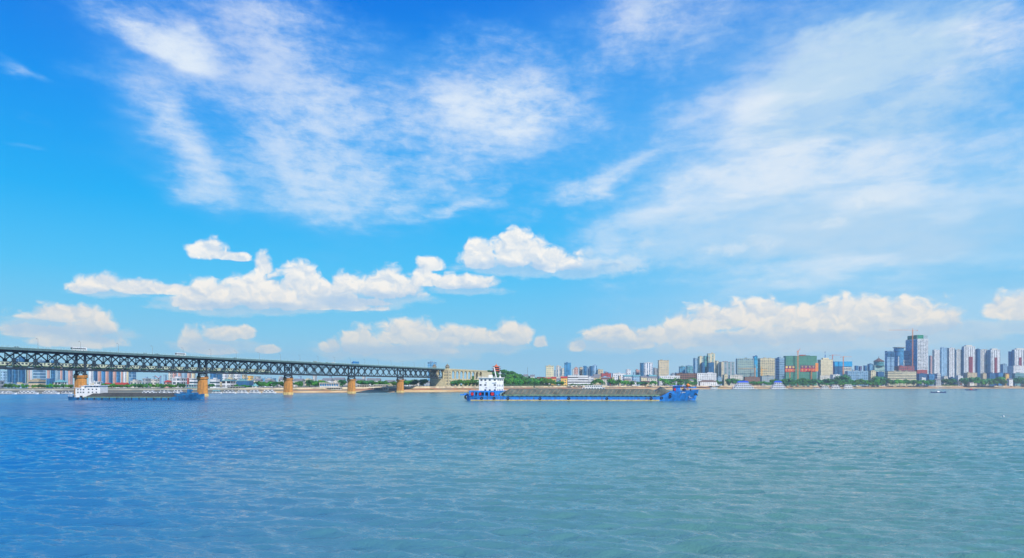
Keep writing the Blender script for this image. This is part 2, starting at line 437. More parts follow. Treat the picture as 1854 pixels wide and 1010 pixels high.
def stone_courses(name, c):
    m = newmat(name); tc = node('ShaderNodeTexCoord'); P = E(tc.outputs['Object']); X, Y, Z = sep(P)
    col = mix(ss(noise(P, .35, 5, .65)*.6 + noise(mapping(P, scale=(1,1,.1)), 1.1, 4, .6)*.4, .34, .66), tuple(v*.66 for v in c), tuple(min(1, v*1.15) for v in c))
    col = mix(E.m('LESS_THAN', E.m('FRACT', Z/1.7), .09)*.45, col, tuple(v*.45 for v in c))
    col = mix(ss(Z + noise(P, .8, 3)*1.6, 4.6, 2.6)*.55, col, (.16,.12,.07))          # old flood marks
    col = mix(ss(noise(mapping(P, scale=(1,1,.05)), .9, 4, .75), .54, .66)*.55, col, (.12,.085,.05))
    finish(col, .85); return m
M['stone'] = stone_courses('pier_masonry', rgb(216,150,74))
# ================================================================ river, shore, land
SHORE_PX = [(-900, 770), (-400, 800), (0, 838), (300, 888), (600, 985), (700, 1030), (800, 1092), (860, 1128), (930, 1215), (1050, 1450), (1300, 1905), (1800, 2420), (2300, 2900), (3200, 3700)]
SHORE = [Vector((W_(p, Y), Y)) for p, Y in SHORE_PX]
def shoreY(px):
    """distance of the waterline seen in photograph column px"""
    return float(np.interp(px, [p for p, _ in SHORE_PX], [y for _, y in SHORE_PX]))
def zland(X): return float(np.interp(X, [-900, -450, -250, -150, 0, 600], [5.6, 6.3, 7.8, 9.0, 9.3, 9.8]))
# stations every ~25 m with the inland normal
st = []
for a, b in zip(SHORE, SHORE[1:]):
    n = max(1, int((b-a).length/25))
    for k in range(n): st.append(a.lerp(b, k/n))
st.append(SHORE[-1])
nrm = []
for i, p in enumerate(st):
    t = st[min(i+3, len(st)-1)] - st[max(i-3, 0)]; t.normalize(); nrm.append(Vector((-t.y, t.x)))
rs = random.Random(3)
def sand_w(X): return float(np.interp(X, [-700, -350, -120, 300, 1500], [7, 10, 20, 55, 70]))
def strip(offs, name, mat, jit=1.0):
    mb = MB(); rows = []
    for p, n in zip(st, nrm):
        j = math.sin(p.x*.021)*3 + math.sin(p.x*.067+1)*1.6 + rs.uniform(-.8, .8)
        row = []
        for d, z in offs(p.x):
            q = p + n*(d + (j*jit if d < 60 else 0)); row.append((q.x, q.y, z))
        rows.append(row)
    k = len(rows[0])
    vs = [v for r_ in rows for v in r_]
    fs = [(i*k+j, (i+1)*k+j, (i+1)*k+j+1, i*k+j+1) for i in range(len(rows)-1) for j in range(k-1)]
    fs = [f[::-1] for f in fs]
    mb.add(vs, fs); return tag(mb.build(name, mat), kind='structure')
m_sand = newmat('river_sand'); tc = node('ShaderNodeTexCoord'); P = E(tc.outputs['Object']); X_, Y_, Z_ = sep(P)
sc_ = mix(ss(noise(P, .03, 5, .6), .35, .65), rgb(206,164,104), rgb(238,208,150)); sc_ = mix(ss(Z_ + noise(P, .15, 3)*1.2, 1.7, .5), sc_, rgb(150,116,78))
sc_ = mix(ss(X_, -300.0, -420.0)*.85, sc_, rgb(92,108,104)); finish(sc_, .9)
m_bank = newmat('embankment_masonry'); tc = node('ShaderNodeTexCoord'); P = E(tc.outputs['Object']); X_, Y_, Z_ = sep(P)
bc = mix(ss(noise(P, .02, 4, .7), .42, .58), rgb(176,120,84), rgb(150,138,112)); bc = mix(E.m('LESS_THAN', E.m('FRACT', Z_*.8), .2)*.5, bc, rgb(96,84,68))
bc = mix(ss(noise(P, .05, 5, .7), .54, .62)*.8, bc, rgb(78,110,50))
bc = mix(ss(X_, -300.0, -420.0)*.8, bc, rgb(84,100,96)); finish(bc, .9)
m_wall = newmat('promenade_wall_stone'); tc = node('ShaderNodeTexCoord'); P = E(tc.outputs['Object']); X_, Y_, Z_ = sep(P)
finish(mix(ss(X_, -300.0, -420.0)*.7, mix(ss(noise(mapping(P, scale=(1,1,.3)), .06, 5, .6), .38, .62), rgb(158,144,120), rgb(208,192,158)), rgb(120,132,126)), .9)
m_land = newmat('city_ground'); tc = node('ShaderNodeTexCoord'); P = E(tc.outputs['Object'])
finish(mix(ss(noise(P, .01, 5, .6), .42, .58), (.06,.10,.035), (.17,.16,.14)), .95)
strip(lambda X: [(-45, -5), (-8, -.9), (0, 0.0), (sand_w(X)*.5, zland(X)*.16), (sand_w(X), zland(X)*.34)], 'beach', m_sand)
strip(lambda X: [(sand_w(X), zland(X)*.34), (sand_w(X)+5, zland(X)*.52), (sand_w(X)+11, zland(X)*.53), (sand_w(X)+15, zland(X)*.68)], 'embankment', m_bank)
strip(lambda X: [(sand_w(X)+15, zland(X)*.68), (sand_w(X)+16.2, zland(X)), (sand_w(X)+22, zland(X)+.02)], 'promenade', m_wall)
strip(lambda X: [(sand_w(X)+22, zland(X)+.02), (sand_w(X)+70, zland(X)), (400, zland(X)), (1500, zland(X)), (7000, zland(X)), (16000, zland(X))], 'ground', m_land)
# ---- river
m = newmat('river_water'); tc = node('ShaderNodeTexCoord'); P = E(tc.outputs['Object'])
geo_ = node('ShaderNodeNewGeometry')
wp = node('ShaderNodeTexNoise'); E.nt.links.new(P.s, wp.inputs['Vector']); wp.inputs['Scale'].default_value = .03; wp.inputs['Detail'].default_value = 3
Pw = vmath('ADD', P, vmath_madd(E(wp.outputs[1]), (9,9,0), (-4.5,-4.5,0)))
patch = ss(noise(mapping(P, rot=(0,0,R(12)), scale=(1,1.8,1)), .011, 4, .6), .34, .68)      # gusts: calmer and rougher water
w2 = noise(mapping(Pw, rot=(0,0,R(9)), scale=(.5, 1, 1)), 1.6, 4, .62, dim='2D')
w3 = noise(mapping(Pw, rot=(0,0,R(-30)), scale=(.7, 1, 1)), 5.0, 3, .62, dim='2D')
w1 = noise(mapping(Pw, rot=(0,0,R(-10)), scale=(.35, 1, 1)), .12, 3, .6, dim='2D')
h = (w2*.15 + w3*.05)*(patch*.7 + .6) + w1*.8
bp = node('ShaderNodeBump'); bp.inputs['Strength'].default_value = 1.0; bp.inputs['Distance'].default_value = 1.0
E.nt.links.new(h.s, bp.inputs['Height'])
X_, Y_, Z_ = sep(P)
sky_refl = ss((X_ + Y_*.28)/(Y_*.006 + 1.0) + (noise(mapping(P, rot=(0,0,R(20)), scale=(1,2.2,1)), .006, 4, .6) - .5)*60.0, -42.0, 26.0)     # uneven sky reflection put into the base colour: bluer left, greener right
deep = mix(sky_refl, (.009,.14,.34), (.088,.225,.20))
# beyond the meshed ripples the chop is finer than the mesh: it becomes surface roughness
ro = ss(Y_, 60.0, 420.0, .045, .22) - patch*.06
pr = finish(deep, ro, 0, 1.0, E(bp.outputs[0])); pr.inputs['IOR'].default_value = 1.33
rw = np.random.RandomState(12)
NR, NC = 900, 820
inv = np.linspace(1/34.0, 1/900.0, NR); rY = 1/inv                 # rows crowd where the ripples are seen largest
xs = np.linspace(-.92, .92, NC)
GY = np.repeat(rY[:, None], NC, 1); GX = xs[None, :]*(GY+14)
Hh = np.zeros_like(GX)
gap = np.gradient(rY)[:, None]
K2 = 84
for k in range(K2):
    lam = .55 * (11/.55)**(k/(K2-1)); th = R(90-7) + rw.normal(0, .30) ; kk = 2*math.pi/lam
    amp = lam * .0054 * (1.7 if 1.2 < lam < 5 else .75)
    ph = rw.uniform(0, 6.28)
    jit = 1.1*np.sin(GX*.021*rw.uniform(.6,1.6)+ph) + 1.1*np.sin(GY*.027*rw.uniform(.6,1.6)+ph*2)
    w = np.clip(lam/(2.2*np.abs(gap)), 0, 1)**1.5                    # fade waves the mesh cannot carry
    q = np.sin(kk*(GX*math.cos(th) + GY*math.sin(th)) + ph + jit)
    Hh += amp*w*(q + .25*np.cos(2*(kk*(GX*math.cos(th) + GY*math.sin(th)) + ph + jit)))
mod = .85 + .3*np.sin(GX*.031+GY*.012+1)*np.sin(GY*.043-GX*.008) + .2*np.sin(GX*.013-GY*.021)
Hh *= mod
cI = np.minimum(np.arange(NC), NC-1-np.arange(NC))/8.0; rI = np.minimum(np.arange(NR)/6.0, (NR-1-np.arange(NR))/30.0)
edge = np.clip(cI, 0, 1)[None, :]*np.clip(rI, 0, 1)[:, None]
Hh *= edge
co = np.stack([GX, GY, Hh], -1).reshape(-1, 3).astype(np.float32)
idx = np.arange(NR*NC).reshape(NR, NC)
near = np.stack([idx[:-1,:-1], idx[:-1,1:], idx[1:,1:], idx[1:,:-1]], -1).reshape(-1, 4)
# coarse sheet around the rippled part, joined into the same object
a0, a1 = (float(GX[0,0]), 34.0), (float(GX[-1,0]), 900.0)
out_v = [(-a0[0]*-1, 34, 0), (-a0[0], 34, 0), (-a1[0], 900, 0), (a1[0], 900, 0), (-6000, -400, 0), (7000, -400, 0), (7000, 9000, 0), (-6000, 9000, 0)]
nb_ = NR*NC; out_f = [(4,5,1,0), (5,6,2,1), (6,7,3,2), (7,4,0,3)]
me = D.meshes.new('river_water'); allv = np.concatenate([co.reshape(-1), np.array(out_v, np.float32).reshape(-1)])
allf = np.concatenate([near.reshape(-1), (np.array(out_f)+nb_).reshape(-1)]).astype(np.int32); nf = len(allf)//4
me.vertices.add(len(allv)//3); me.vertices.foreach_set('co', allv); me.loops.add(len(allf)); me.loops.foreach_set('vertex_index', allf)
me.polygons.add(nf); me.polygons.foreach_set('loop_start', np.arange(nf, dtype=np.int32)*4); me.polygons.foreach_set('loop_total', np.full(nf, 4, np.int32))
me.polygons.foreach_set('use_smooth', np.ones(nf, bool)); me.update(); me.validate(); me.materials.append(m)
wo_ = D.objects.new('river_water', me); COL.objects.link(wo_); tag(wo_, kind='structure')
# ---- the wooded hill behind the bridge head
HX = [-150,-110, -92, -62, -30, 0, 22, 52, 92, 150, 230]; HZ = [9, 12, 22, 36, 40, 34, 27, 18, 13, 9.5, 8]
def zhill(X, Y):
    r_ = abs(Y - 1650)/150.0
    return max(zland(X), zland(X) + (float(np.interp(X, HX, HZ)) - zland(X)) * max(0.0, math.cos(min(1, r_)*math.pi/2)))
mb = MB(); N = 34
xs_ = np.linspace(-170, 240, N); ys_ = np.linspace(1495, 1805, N)
mb.add([(float(a), float(b), (zhill(a, b) + .05 + rs.uniform(-.3,.3)) if zhill(a, b) > zland(a) + .8 else -3.0) for b in ys_ for a in xs_], [(j*N+i, j*N+i+1, (j+1)*N+i+1, (j+1)*N+i) for j in range(N-1) for i in range(N-1)])
m_hill = newmat('hill_undergrowth'); tc = node('ShaderNodeTexCoord'); P = E(tc.outputs['Object'])
finish(mix(ss(noise(P, .12, 5, .7), .4, .6), (.02,.06,.012), (.045,.12,.02)), .95)
tag(mb.build('hill', m_hill), kind='structure')
# ================================================================ the truss bridge
SP = 128.0
B0 = Vector((W_(146, 561), 561.0, 0)); BDIR = math.atan2(119.4, 46.1)
def s_of(px): return SP*(px-146)/(299-.213*px)          # chainage along the bridge seen in column px
def bpt(s, t, z=0):
    c, n = math.cos(BDIR), math.sin(BDIR)
    return Vector((B0.x + s*c - t*n, B0.y + s*n + t*c, z))
bridge = empty('truss_bridge', B0, BDIR, 'long dark steel double-deck truss bridge on tan stone piers crossing the river', 'bridge')
S0, S1 = -256.0, 640.0
ZB, ZT = 23.6, 36.6; ZM = (ZB+ZT)/2
# decks
mb = MB(); mb.mi = 0; mb.box(S0, S1, -11, 11, 37.55, 38.5); mb.mi = 1; mb.box(S0, S1, -11.25, -11.0, 37.2, 38.95).box(S0, S1, 11.0, 11.25, 37.2, 38.95)
mb.mi = 2; mb.box(S0, S1, -9, 9, 38.5, 38.56)
mb.mi = 0
for k in range(int((S1-S0)/8)+1):
    s = S0 + 8*k
    for sg in (-1, 1): mb.add([(s-.15, sg*5.6, 35.9), (s-.15, sg*10.8, 37.2), (s-.15, sg*10.8, 37.55), (s-.15, sg*5.6, 37.55), (s+.15, sg*5.6, 35.9), (s+.15, sg*10.8, 37.2), (s+.15, sg*10.8, 37.55), (s+.15, sg*5.6, 37.55)], [(0,1,2,3),(7,6,5,4),(0,4,5,1)])
    mb.box(s-.2, s+.2, -5.3, 5.3, 36.6, 37.5)
mb.build('road_deck', [M['steel'], M['steel_green'], M['asphalt']], bridge)
mb = MB(); mb.box(S0, S1, -4.4, 4.4, 23.9, 24.5)
for k in range(int((S1-S0)/8)+1): mb.box(S0+8*k-.25, S0+8*k+.25, -4.9, 4.9, 22.9, 23.9)
for t in (-3.1, -1.6, 1.6, 3.1): mb.box(S0, S1, t-.06, t+.06, 24.5, 24.68)
mb.build('rail_deck', M['steel'], bridge)
for sg in (-1, 1):
    mb = MB()
    for z in (39.15, 39.6, 40.1): mb.box(S0, S1, sg*11.12-.06, sg*11.12+.06, z-.06, z+.06)
    for k in range(int((S1-S0)/2)+1): mb.box(S0+2*k-.07, S0+2*k+.07, sg*11.12-.09, sg*11.12+.09, 38.95, 40.15)
    mb.build('railing', M['rail'], bridge)
# side trusses: crossing diagonals meeting at mid-height plates, one mesh per span and side
def truss_mesh():
    mb = MB(); n = 8
    for k in range(n):
        a = 16*k; c = a+8; b = a+16
        for (p, q) in (((a, ZB), (c, ZM)), ((c, ZM), (b, ZT)), ((a, ZT), (c, ZM)), ((c, ZM), (b, ZB))):
            mb.bar((p[0], 0, p[1]), (q[0], 0, q[1]), .62, .72)
        # mid-height, top and bottom plates
        g = 1.75
        mb.add([(c-g, -.36, ZM), (c, -.36, ZM-g*.9), (c+g, -.36, ZM), (c, -.36, ZM+g*.9), (c-g, .36, ZM), (c, .36, ZM-g*.9), (c+g, .36, ZM), (c, .36, ZM+g*.9)], [(0,1,2,3),(7,6,5,4),(0,4,5,1),(1,5,6,2),(2,6,7,3),(3,7,4,0)])
        for (x, z, sg) in ((a, ZB, 1), (b, ZT, -1)):
            mb.add([(x-2.1, -.38, z+sg*.3), (x+2.1, -.38, z+sg*.3), (x+.7, -.38, z+sg*1.7), (x-.7, -.38, z+sg*1.7), (x-2.1, .38, z+sg*.3), (x+2.1, .38, z+sg*.3), (x+.7, .38, z+sg*1.7), (x-.7, .38, z+sg*1.7)], [(0,1,2,3),(7,6,5,4),(0,4,5,1),(1,5,6,2),(2,6,7,3),(3,7,4,0)])
    return mb.mesh('side_truss', M['steel'])
me_t = truss_mesh()
ch = MB().box(.02, SP-.02, -.45, .45, -.5, .5).mesh('chord', M['steel'])
po = MB().box(-.24, .24, -.3, .3, ZB+.5, ZT-.5).mesh('post', M['steel'])
ep = MB().box(-.85, .85, -.5, .5, ZB+.5, ZT-.5).mesh('end_post', M['steel'])
for i in range(-2, 5):
    for t in (-5.0, 5.0):
        tr = inst(me_t, 'side_truss', bridge, (i*SP, t, 0))
        inst(ch, 'upper_chord', tr, (0, 0, ZT)); inst(ch, 'lower_chord', tr, (0, 0, ZB))
        inst(ep, 'end_post', tr)
        for k in range(8): inst(po, 'post', tr, (8+16*k, 0, 0))
mb = MB()
for k in range(int((S1-S0)/16)+1):
    s = S0 + 16*k + 8
    if s > S1: break
    mb.bar((s, -4.6, 33.6), (s, 4.6, 33.6), .3, .5)
    for sg in (-1, 1): mb.bar((s, sg*4.6, 31.8), (s, sg*1.8, 33.4), .22, .26); mb.bar((s, sg*4.6, 35.9), (s, 0, 33.8), .2, .22)
    mb.bar((s-8, -4.6, 36.2), (s+8, 4.6, 36.2), .25); mb.bar((s-8, 4.6, 36.2), (s+8, -4.6, 36.2), .25)
    mb.bar((s-8, -4.6, 23.2), (s+8, 4.6, 23.2), .25); mb.bar((s-8, 4.6, 23.2), (s+8, -4.6, 23.2), .25)
mb.build('cross_bracing', M['steel'], bridge)
# piers
def capsule(a, b, z, n=16):           # a: half length across the bridge, b: half width along it
    pts = []
    for i in range(n):
        th = 2*math.pi*i/n; c, s = math.cos(th), math.sin(th)
        pts.append((b*math.copysign(abs(c)**.75, c), a*math.copysign(abs(s)**.75, s), z))
    return pts
pm = MB().ring([capsule(5.9, 3.0, 2.6), capsule(5.55, 2.75, 17.0)]).mesh('pier', M['stone'])
pb = MB().ring([capsule(6.5, 3.5, -3), capsule(6.5, 3.5, 2.2), capsule(6.1, 3.2, 2.6)]).mesh('footing', M['stone_lo'])
pc = MB().ring([capsule(5.8, 3.0, 17.0), capsule(6.6, 3.6, 17.5), capsule(6.6, 3.6, 18.2), capsule(5.9, 3.1, 18.4), capsule(6.7, 3.7, 18.7), capsule(6.7, 3.7, 19.3)]).mesh('cap', M['stone'])
be = MB()
for t in (-5, 5): be.box(-1.5, 1.5, t-.9, t+.9, 19.3, 20.6).box(-.8, .8, t-.6, t+.6, 20.6, 23.1)
be.bar((0, -5, 20.2), (0, 5, 22.4), .5).bar((0, 5, 20.2), (0, -5, 22.4), .5).box(-.6, .6, -5, 5, 22.2, 23.0)
be = be.mesh('bearing', M['bearing'])
for i in range(-1, 5):
    p = inst(pm, 'pier', bridge, (i*SP, 0, 0)); inst(pb, 'footing', p); inst(pc, 'cap', p); inst(be, 'bearing', p)
# ---------------------------------------------------------------- bridge-head towers
def pavilion_tower(t, label, body_top=38.0):
    r_ = empty('bridge_tower', bpt(647, t), BDIR, label, 'tower', 'stone towers at the end of the bridge')
    zg = 5.0
    mb = MB().box(-5, 5, -5, 5, zg, body_top).box(-5.5, 5.5, -5.5, 5.5, body_top-1.4, body_top-.6).box(-5.9, 5.9, -5.9, 5.9, zg, zg+5)
    for sx in (-1, 1):
        for sy in (-1, 1): mb.box(sx*5-.7, sx*5+.7, sy*5-.7, sy*5+.7, zg+5, body_top-1.4)
    mb.build('wall', M['head'], r_)
    wm = MB().box(-.75, .75, -.1, .1, -1.3, 1.3).mesh('window', M['glass'])
    for k in range(5):
        for x in (-1.9, 1.9): 
            inst(wm, 'window', r_, (x, -5.06, 13 + 5*k)); inst(wm, 'window', r_, (-5.06, x, 13 + 5*k), math.pi/2)
    mb = MB().box(-4.4, 4.4, -4.4, 4.4, body_top, body_top+.8)
    for a in range(8):
        x, y = 3.1*math.cos(a*math.pi/4+.39), 3.1*math.sin(a*math.pi/4+.39); mb.cyl(x, y, body_top+.8, body_top+4, .35, n=6)
    mb.cyl(0, 0, body_top+.8, body_top+4, 2.0, n=8); mb.build('pavilion', M['head'], r_)
    MB().lathe(0, 0, [(5.0, body_top+4), (4.6, body_top+4.4), (2.8, body_top+5.6), (2.4, body_top+6.6), (3.4, body_top+6.7), (1.6, body_top+7.9), (.4, body_top+8.8), (.15, body_top+10.4)], 8).build('roof', M['headd'], r_)
    return r_
pavilion_tower(-12.5, 'cream stone tower with little tiered pavilion, nearer one at the end of the truss bridge')
pavilion_tower(12.5, 'cream tower with tiered pavilion on the far side of the bridge deck')
# abutment and arcaded approach viaduct
via = empty('approach_viaduct', bpt(652, 0), BDIR, 'cream arcaded approach viaduct with tall arches leading from the bridge tower to the wooded hill', 'viaduct')
def arcade(L, n, z0, zsp, ztop, thick, pierw):
    """one side wall with n round-headed openings"""
    mb = MB(); bay = L/n; r_ = (bay-pierw)/2; K_ = 8
    for k in range(n):
        x0 = k*bay; xa = x0 + pierw/2; xb = x0 + bay - pierw/2; xm = x0 + bay/2
        mb.box(x0, xa, -thick, thick, z0, ztop); mb.box(xb, x0+bay, -thick, thick, z0, ztop)
        for j in range(K_):
            a0 = math.pi*j/K_; a1 = math.pi*(j+1)/K_
            p = [(xm - r_*math.cos(a0), zsp + r_*math.sin(a0)), (xm - r_*math.cos(a1), zsp + r_*math.sin(a1))]
            vs = [(p[0][0], y, p[0][1]) for y in (-thick, thick)] + [(p[1][0], y, p[1][1]) for y in (-thick, thick)] + [(p[0][0], y, ztop) for y in (-thick, thick)] + [(p[1][0], y, ztop) for y in (-thick, thick)]
            mb.add(vs, [(0,2,6,4),(5,7,3,1),(1,3,2,0),(4,6,7,5)])
    return mb
for t in (-8.0, 8.0):
    o = arcade(153, 9, 22.4, 29.8, 36.8, .8, 3.4).build('arcade_wall', M['head'], via); o.location.y = t
    o = arcade(153, 9, 3.0, 13.0, 22.3, .8, 6.4).build('lower_arcade', M['head'], via); o.location.y = t
MB().box(0, 175, -9.4, 9.4, 36.8, 38.3).box(-1, 175, -9.6, -9.2, 38.3, 39.5).box(-1, 175, 9.2, 9.6, 38.3, 39.5).build('road_deck', M['head'], via)
MB().box(0, 153, -8.8, 8.8, 22.3, 22.42).box(153, 200, -8.8, 8.8, 3, 36.7).build('abutment', M['head'], via)
MB().box(-11, 0, -13, 18, 3, 22.2).build('bridge_head', M['head'], via)
# ---------------------------------------------------------------- train on the lower deck
train = empty('passenger_train', bpt(0, -1.6, 0), BDIR, 'pale cream passenger train running on the lower deck inside the truss bridge', 'train')
c_b = MB(); c_b.mi = 0; c_b.ring([[(-12.1, -1.5, 26.0), (-12.1, 1.5, 26.0), (-12.1, 1.5, 28.4), (-12.1, .9, 28.95), (-12.1, -.9, 28.95), (-12.1, -1.5, 28.4)], [(12.1, -1.5, 26.0), (12.1, 1.5, 26.0), (12.1, 1.5, 28.4), (12.1, .9, 28.95), (12.1, -.9, 28.95), (12.1, -1.5, 28.4)]])
c_b.mi = 1; c_b.box(-12.1, 12.1, -1.51, 1.51, 25.1, 25.99); c_b = c_b.mesh('carriage', [M['train'], M['traing']])
c_w = MB().box(-.85, .85, -.04, .04, -.55, .55).mesh('window', M['glass'])
c_g = MB().box(-1.4, 1.4, -1.1, 1.1, 24.7, 25.08).mesh('bogie', M['rubber'])
for k in range(18):
    c = inst(c_b, 'carriage', train, (-222 + k*25.4, 0, 0))
    for j in range(8): inst(c_w, 'window', c, (-9.8 + 2.8*j, -1.53, 27.5))
    for x in (-8.5, 8.5): inst(c_g, 'bogie', c, (x, 0, 0))
# ---------------------------------------------------------------- road vehicles and lamps on the upper deck
def wheels(r_, xs, w, rad):
    wm = MB().ring([[(rad*math.cos(a*math.pi/5), y, rad*math.sin(a*math.pi/5)) for a in range(10)] for y in (-.15, .15)]).mesh('wheel', M['rubber'])
    for x in xs:
        for sy in (-1, 1): inst(wm, 'wheel', r_, (x, sy*w, rad))
def bus(px, L, label, body, t=-7.5):
    r_ = empty('bus', bpt(s_of(px), t, 38.56), BDIR, label, 'bus')
    h_ = 3.2
    MB().ring([[(x, y*1.25, z) for y, z in ((-1, .35), (1, .35), (1, h_-.25), (.85, h_), (-.85, h_), (-1, h_-.25))] for x in (-L/2, L/2)]).build('body', body, r_)
    n = int(L/1.6)
    wm = MB().box(-.65, .65, -.03, .03, -.5, .5).mesh('window', M['glass'])
    for k in range(n):
        for sy in (-1, 1): inst(wm, 'window', r_, (-L/2+1+1.55*k, sy*1.27, 2.15))
    MB().box(-L/2-.04, -L/2, -1.1, 1.1, 1.3, 2.8).build('windscreen', M['glass'], r_)
    wheels(r_, (-L/2+2.2, L/2-3), 1.15, .5); return r_
bus(131, 12.2, 'long white bus with dark windows, nearer the left end of the bridge deck', M['white'])
bus(316, 10.5, 'white coach on the bridge deck above and left of the second pier', M['white'])
def car(px, label, col, t=-7.0, van=False):
    r_ = empty('van' if van else 'car', bpt(s_of(px), t, 38.56), BDIR, label, 'van' if van else 'car')
    if van:
        MB().ring([[(x, y*.95, z) for y, z in ((-1,.3),(1,.3),(1,1.9),(.85,2.15),(-.85,2.15),(-1,1.9))] for x in (-2.6, 2.6)]).build('body', col, r_)
        MB().box(-2.63, -2.6, -.8, .8, 1.2, 1.9).build('windscreen', M['glass'], r_)
        MB().box(-1.9, .2, -.97, .97, 1.25, 1.8).build('window', M['glass'], r_)
    else:
        MB().ring([[(-2.2,y,.3),(2.2,y,.3),(2.2,y,.85),(-2.2,y,.8)] for y in (-.85,.85)]).build('body', col, r_)
        MB().ring([[(-1.3,y*.82,.86),(1.7,y*.82,.86),(1.0,y*.7,1.42),(-.6,y*.7,1.42)] for y in (-1,1)]).build('cabin', M['glass'], r_)
    wheels(r_, (-1.4, 1.4), .8, .32)
for a in [(18,'small dark car on the bridge deck at the far left', M['greyd']), (252,'pale green car on the deck left of the white coach', M['rail']), (274,'black car on the deck just behind the white coach', M['rubber']),
          (570,'pale grey car on the deck above the gap after the third pier', M['grey']), (583,'teal car ahead of the short white van on the deck', M['steel_green']),
          (416,'dark car on the deck beyond the second pier', M['greyd']), (706,'light car on the deck above the last piers', M['white'])]: car(*a)
car(595, 'white van on the deck left of the blue lorry', M['white'], van=True)
car(562, 'light grey van on the deck between the third and fourth piers', M['grey'], van=True)
tr_ = empty('lorry', bpt(s_of(636), -7, 38.56), BDIR, 'lorry with tall bright blue box body on the bridge deck over the fourth pier', 'lorry')
MB().box(-5.6, 6.2, -1.25, 1.25, 1.0, 4.3).build('cargo_box', M['glassb'], tr_); MB().box(-8, -5.8, -1.2, 1.2, .6, 3.0).build('cab', M['blue'], tr_)
MB().box(-8.04, -8.0, -1, 1, 1.8, 2.7).build('windscreen', M['glass'], tr_); wheels(tr_, (-6.8, 2.5, 4.2), 1.1, .5)
lp = empty('street_lamp', (0,0,0), BDIR, 'thin grey street lamp standing on the bridge deck', 'street lamp', 'street lamps along the bridge deck')
MB().cyl(0, 0, 0, 7.6, .13, .08, 6).bar((0, 0, 7.5), (0, 1.6, 8.0), .1).build('pole', M['grey'], lp); MB().box(-.22, .22, 1.2, 2.2, 7.9, 8.1).build('lamp_head', M['greyd'], lp)
first = True
for k in range(22):
    o = lp if first else dup(lp); first = False
    o.location = bpt(-110 + 34*k, -10.6, 38.56); sk = (-110 + 34*k)/128; o['label'] = 'thin grey street lamp on the bridge deck ' + ('left of the first pier' if sk < 0 else 'between the %s and %s piers' % (('first','second','third','fourth','fifth','last')[int(sk)], ('second','third','fourth','fifth','last','last')[int(sk)]) if sk < 4 else 'between the fifth pier and the stone tower')
# ================================================================ cargo barges
def hull_secs(stations, zk=-1.2):
    """stations: x, half beam at deck, half beam at waterline, deck height"""
    secs = []
    for x, bd, bw, zd in stations:
        secs.append([(x, -bw*.9, zk), (x, -bw, 0.1), (x, -bd, zd), (x, bd, zd), (x, bw, 0.1), (x, bw*.9, zk)])
    return secs
def heap(x0, x1, hw, z0, z1, top, n, seedv, droop=.5):
    """long tarpaulin-covered cargo heap with sagging panels between ropes"""
    rr = random.Random(seedv); secs = []
    L = x1-x0; N = n*4
    for k in range(N+1):
        x = x0 + L*k/N; f = 1.0
        e0 = min(1, (x-x0)/6.0); e1 = min(1, (x1-x)/7.0); f = min(e0, e1)
        rope = -.10 if k % 4 == 0 else .06
        zt = z0 + (z1-z0)*(.25+.75*f) + rope*.5 + rr.uniform(-.08, .08); w = hw
        secs.append([(x, -w, z0), (x, -w-.15, z0+.25*(zt-z0)), (x, -w*.72, z0 + .72*(zt-z0)), (x, -top*w, zt), (x, 0, zt+.35), (x, top*w, zt), (x, w*.72, z0+.72*(zt-z0)), (x, w+.15, z0+.25*(zt-z0)), (x, w, z0)])
    return MB().ring(secs)
tyre = MB().torus((0, 0, 0), .62, .24, 'y', 12, 6).mesh('tyre', M['rubber'])
winm = MB().box(-.55, .55, -.05, .05, -.5, .5).mesh('window', M['glass'])
slit = MB().box(-.22, .22, -.05, .05, -.75, .75).mesh('window', M['glass'])
# ---- the big barge in mid-river
YS = 520.0; k_ = 508/FPX
def sx(px): return (px-927)*516/FPX               # metres along the near side of the barge
def sz(py): return CAM_H + (HOR-.2-py)*k_
ship = empty('cargo_barge', (0, YS, 0), 0, 'long bright blue barge with white wheelhouse and brown-grey tarpaulin, in mid-river', 'barge')
xs, xb = sx(846), sx(1268)
stn = [(xs, 8.5, 7.5, 4.2), (xs+2, 10.8, 10, 3.9), (xs+10, 12, 12, 3.7), (sx(912), 12, 12, 3.4), (sx(922), 12, 12, 3.0), (sx(1180), 12, 12, 3.0), (sx(1192), 12, 11.8, 3.3), (sx(1206), 12.0, 11, 6.1), (sx(1216), 11.9, 9.6, 7.2), (sx(1232), 11.4, 7.4, 7.3), (sx(1248), 9.2, 4.4, 7.6), (sx(1260), 5.2, 1.2, 8.2), (xb, .3, .15, 8.7)]
secs = hull_secs(stn); 
for i, s_ in enumerate(secs):     # rake of the bow
    x = s_[0][0]; rk = max(0, (x - sx(1235)))*.20
    secs[i] = [(p[0] - (rk if p[2] < .5 else 0), p[1], p[2]) for p in s_]
hull = MB().ring(secs).build('hull', M['blue'], ship)
mb = MB()
for sg in (-1, 1): mb.box(xs+3, sx(1190), sg*12.0-.06, sg*12.0+.06, .05, .85)
mb.build('boot_stripe', M['boot'], hull)
mb = MB()
for sg in (-1, 1): mb.box(xs+6, sx(1195), sg*12.08-.12, sg*12.08+.12, 2.35, 2.62)
mb.build('rubbing_strake', M['glassb'], hull)
heap(sx(908), sx(1196), 10.6, 3.3, sz(704.6), .62, 34, 5).build('cargo_tarpaulin', M['tarp'], ship)
heap(sx(1184), sx(1216), 9.6, 4.6, sz(700.6), .5, 5, 9).build('forward_tarpaulin', M['tarp'], ship)
mb = MB(); nn = 34
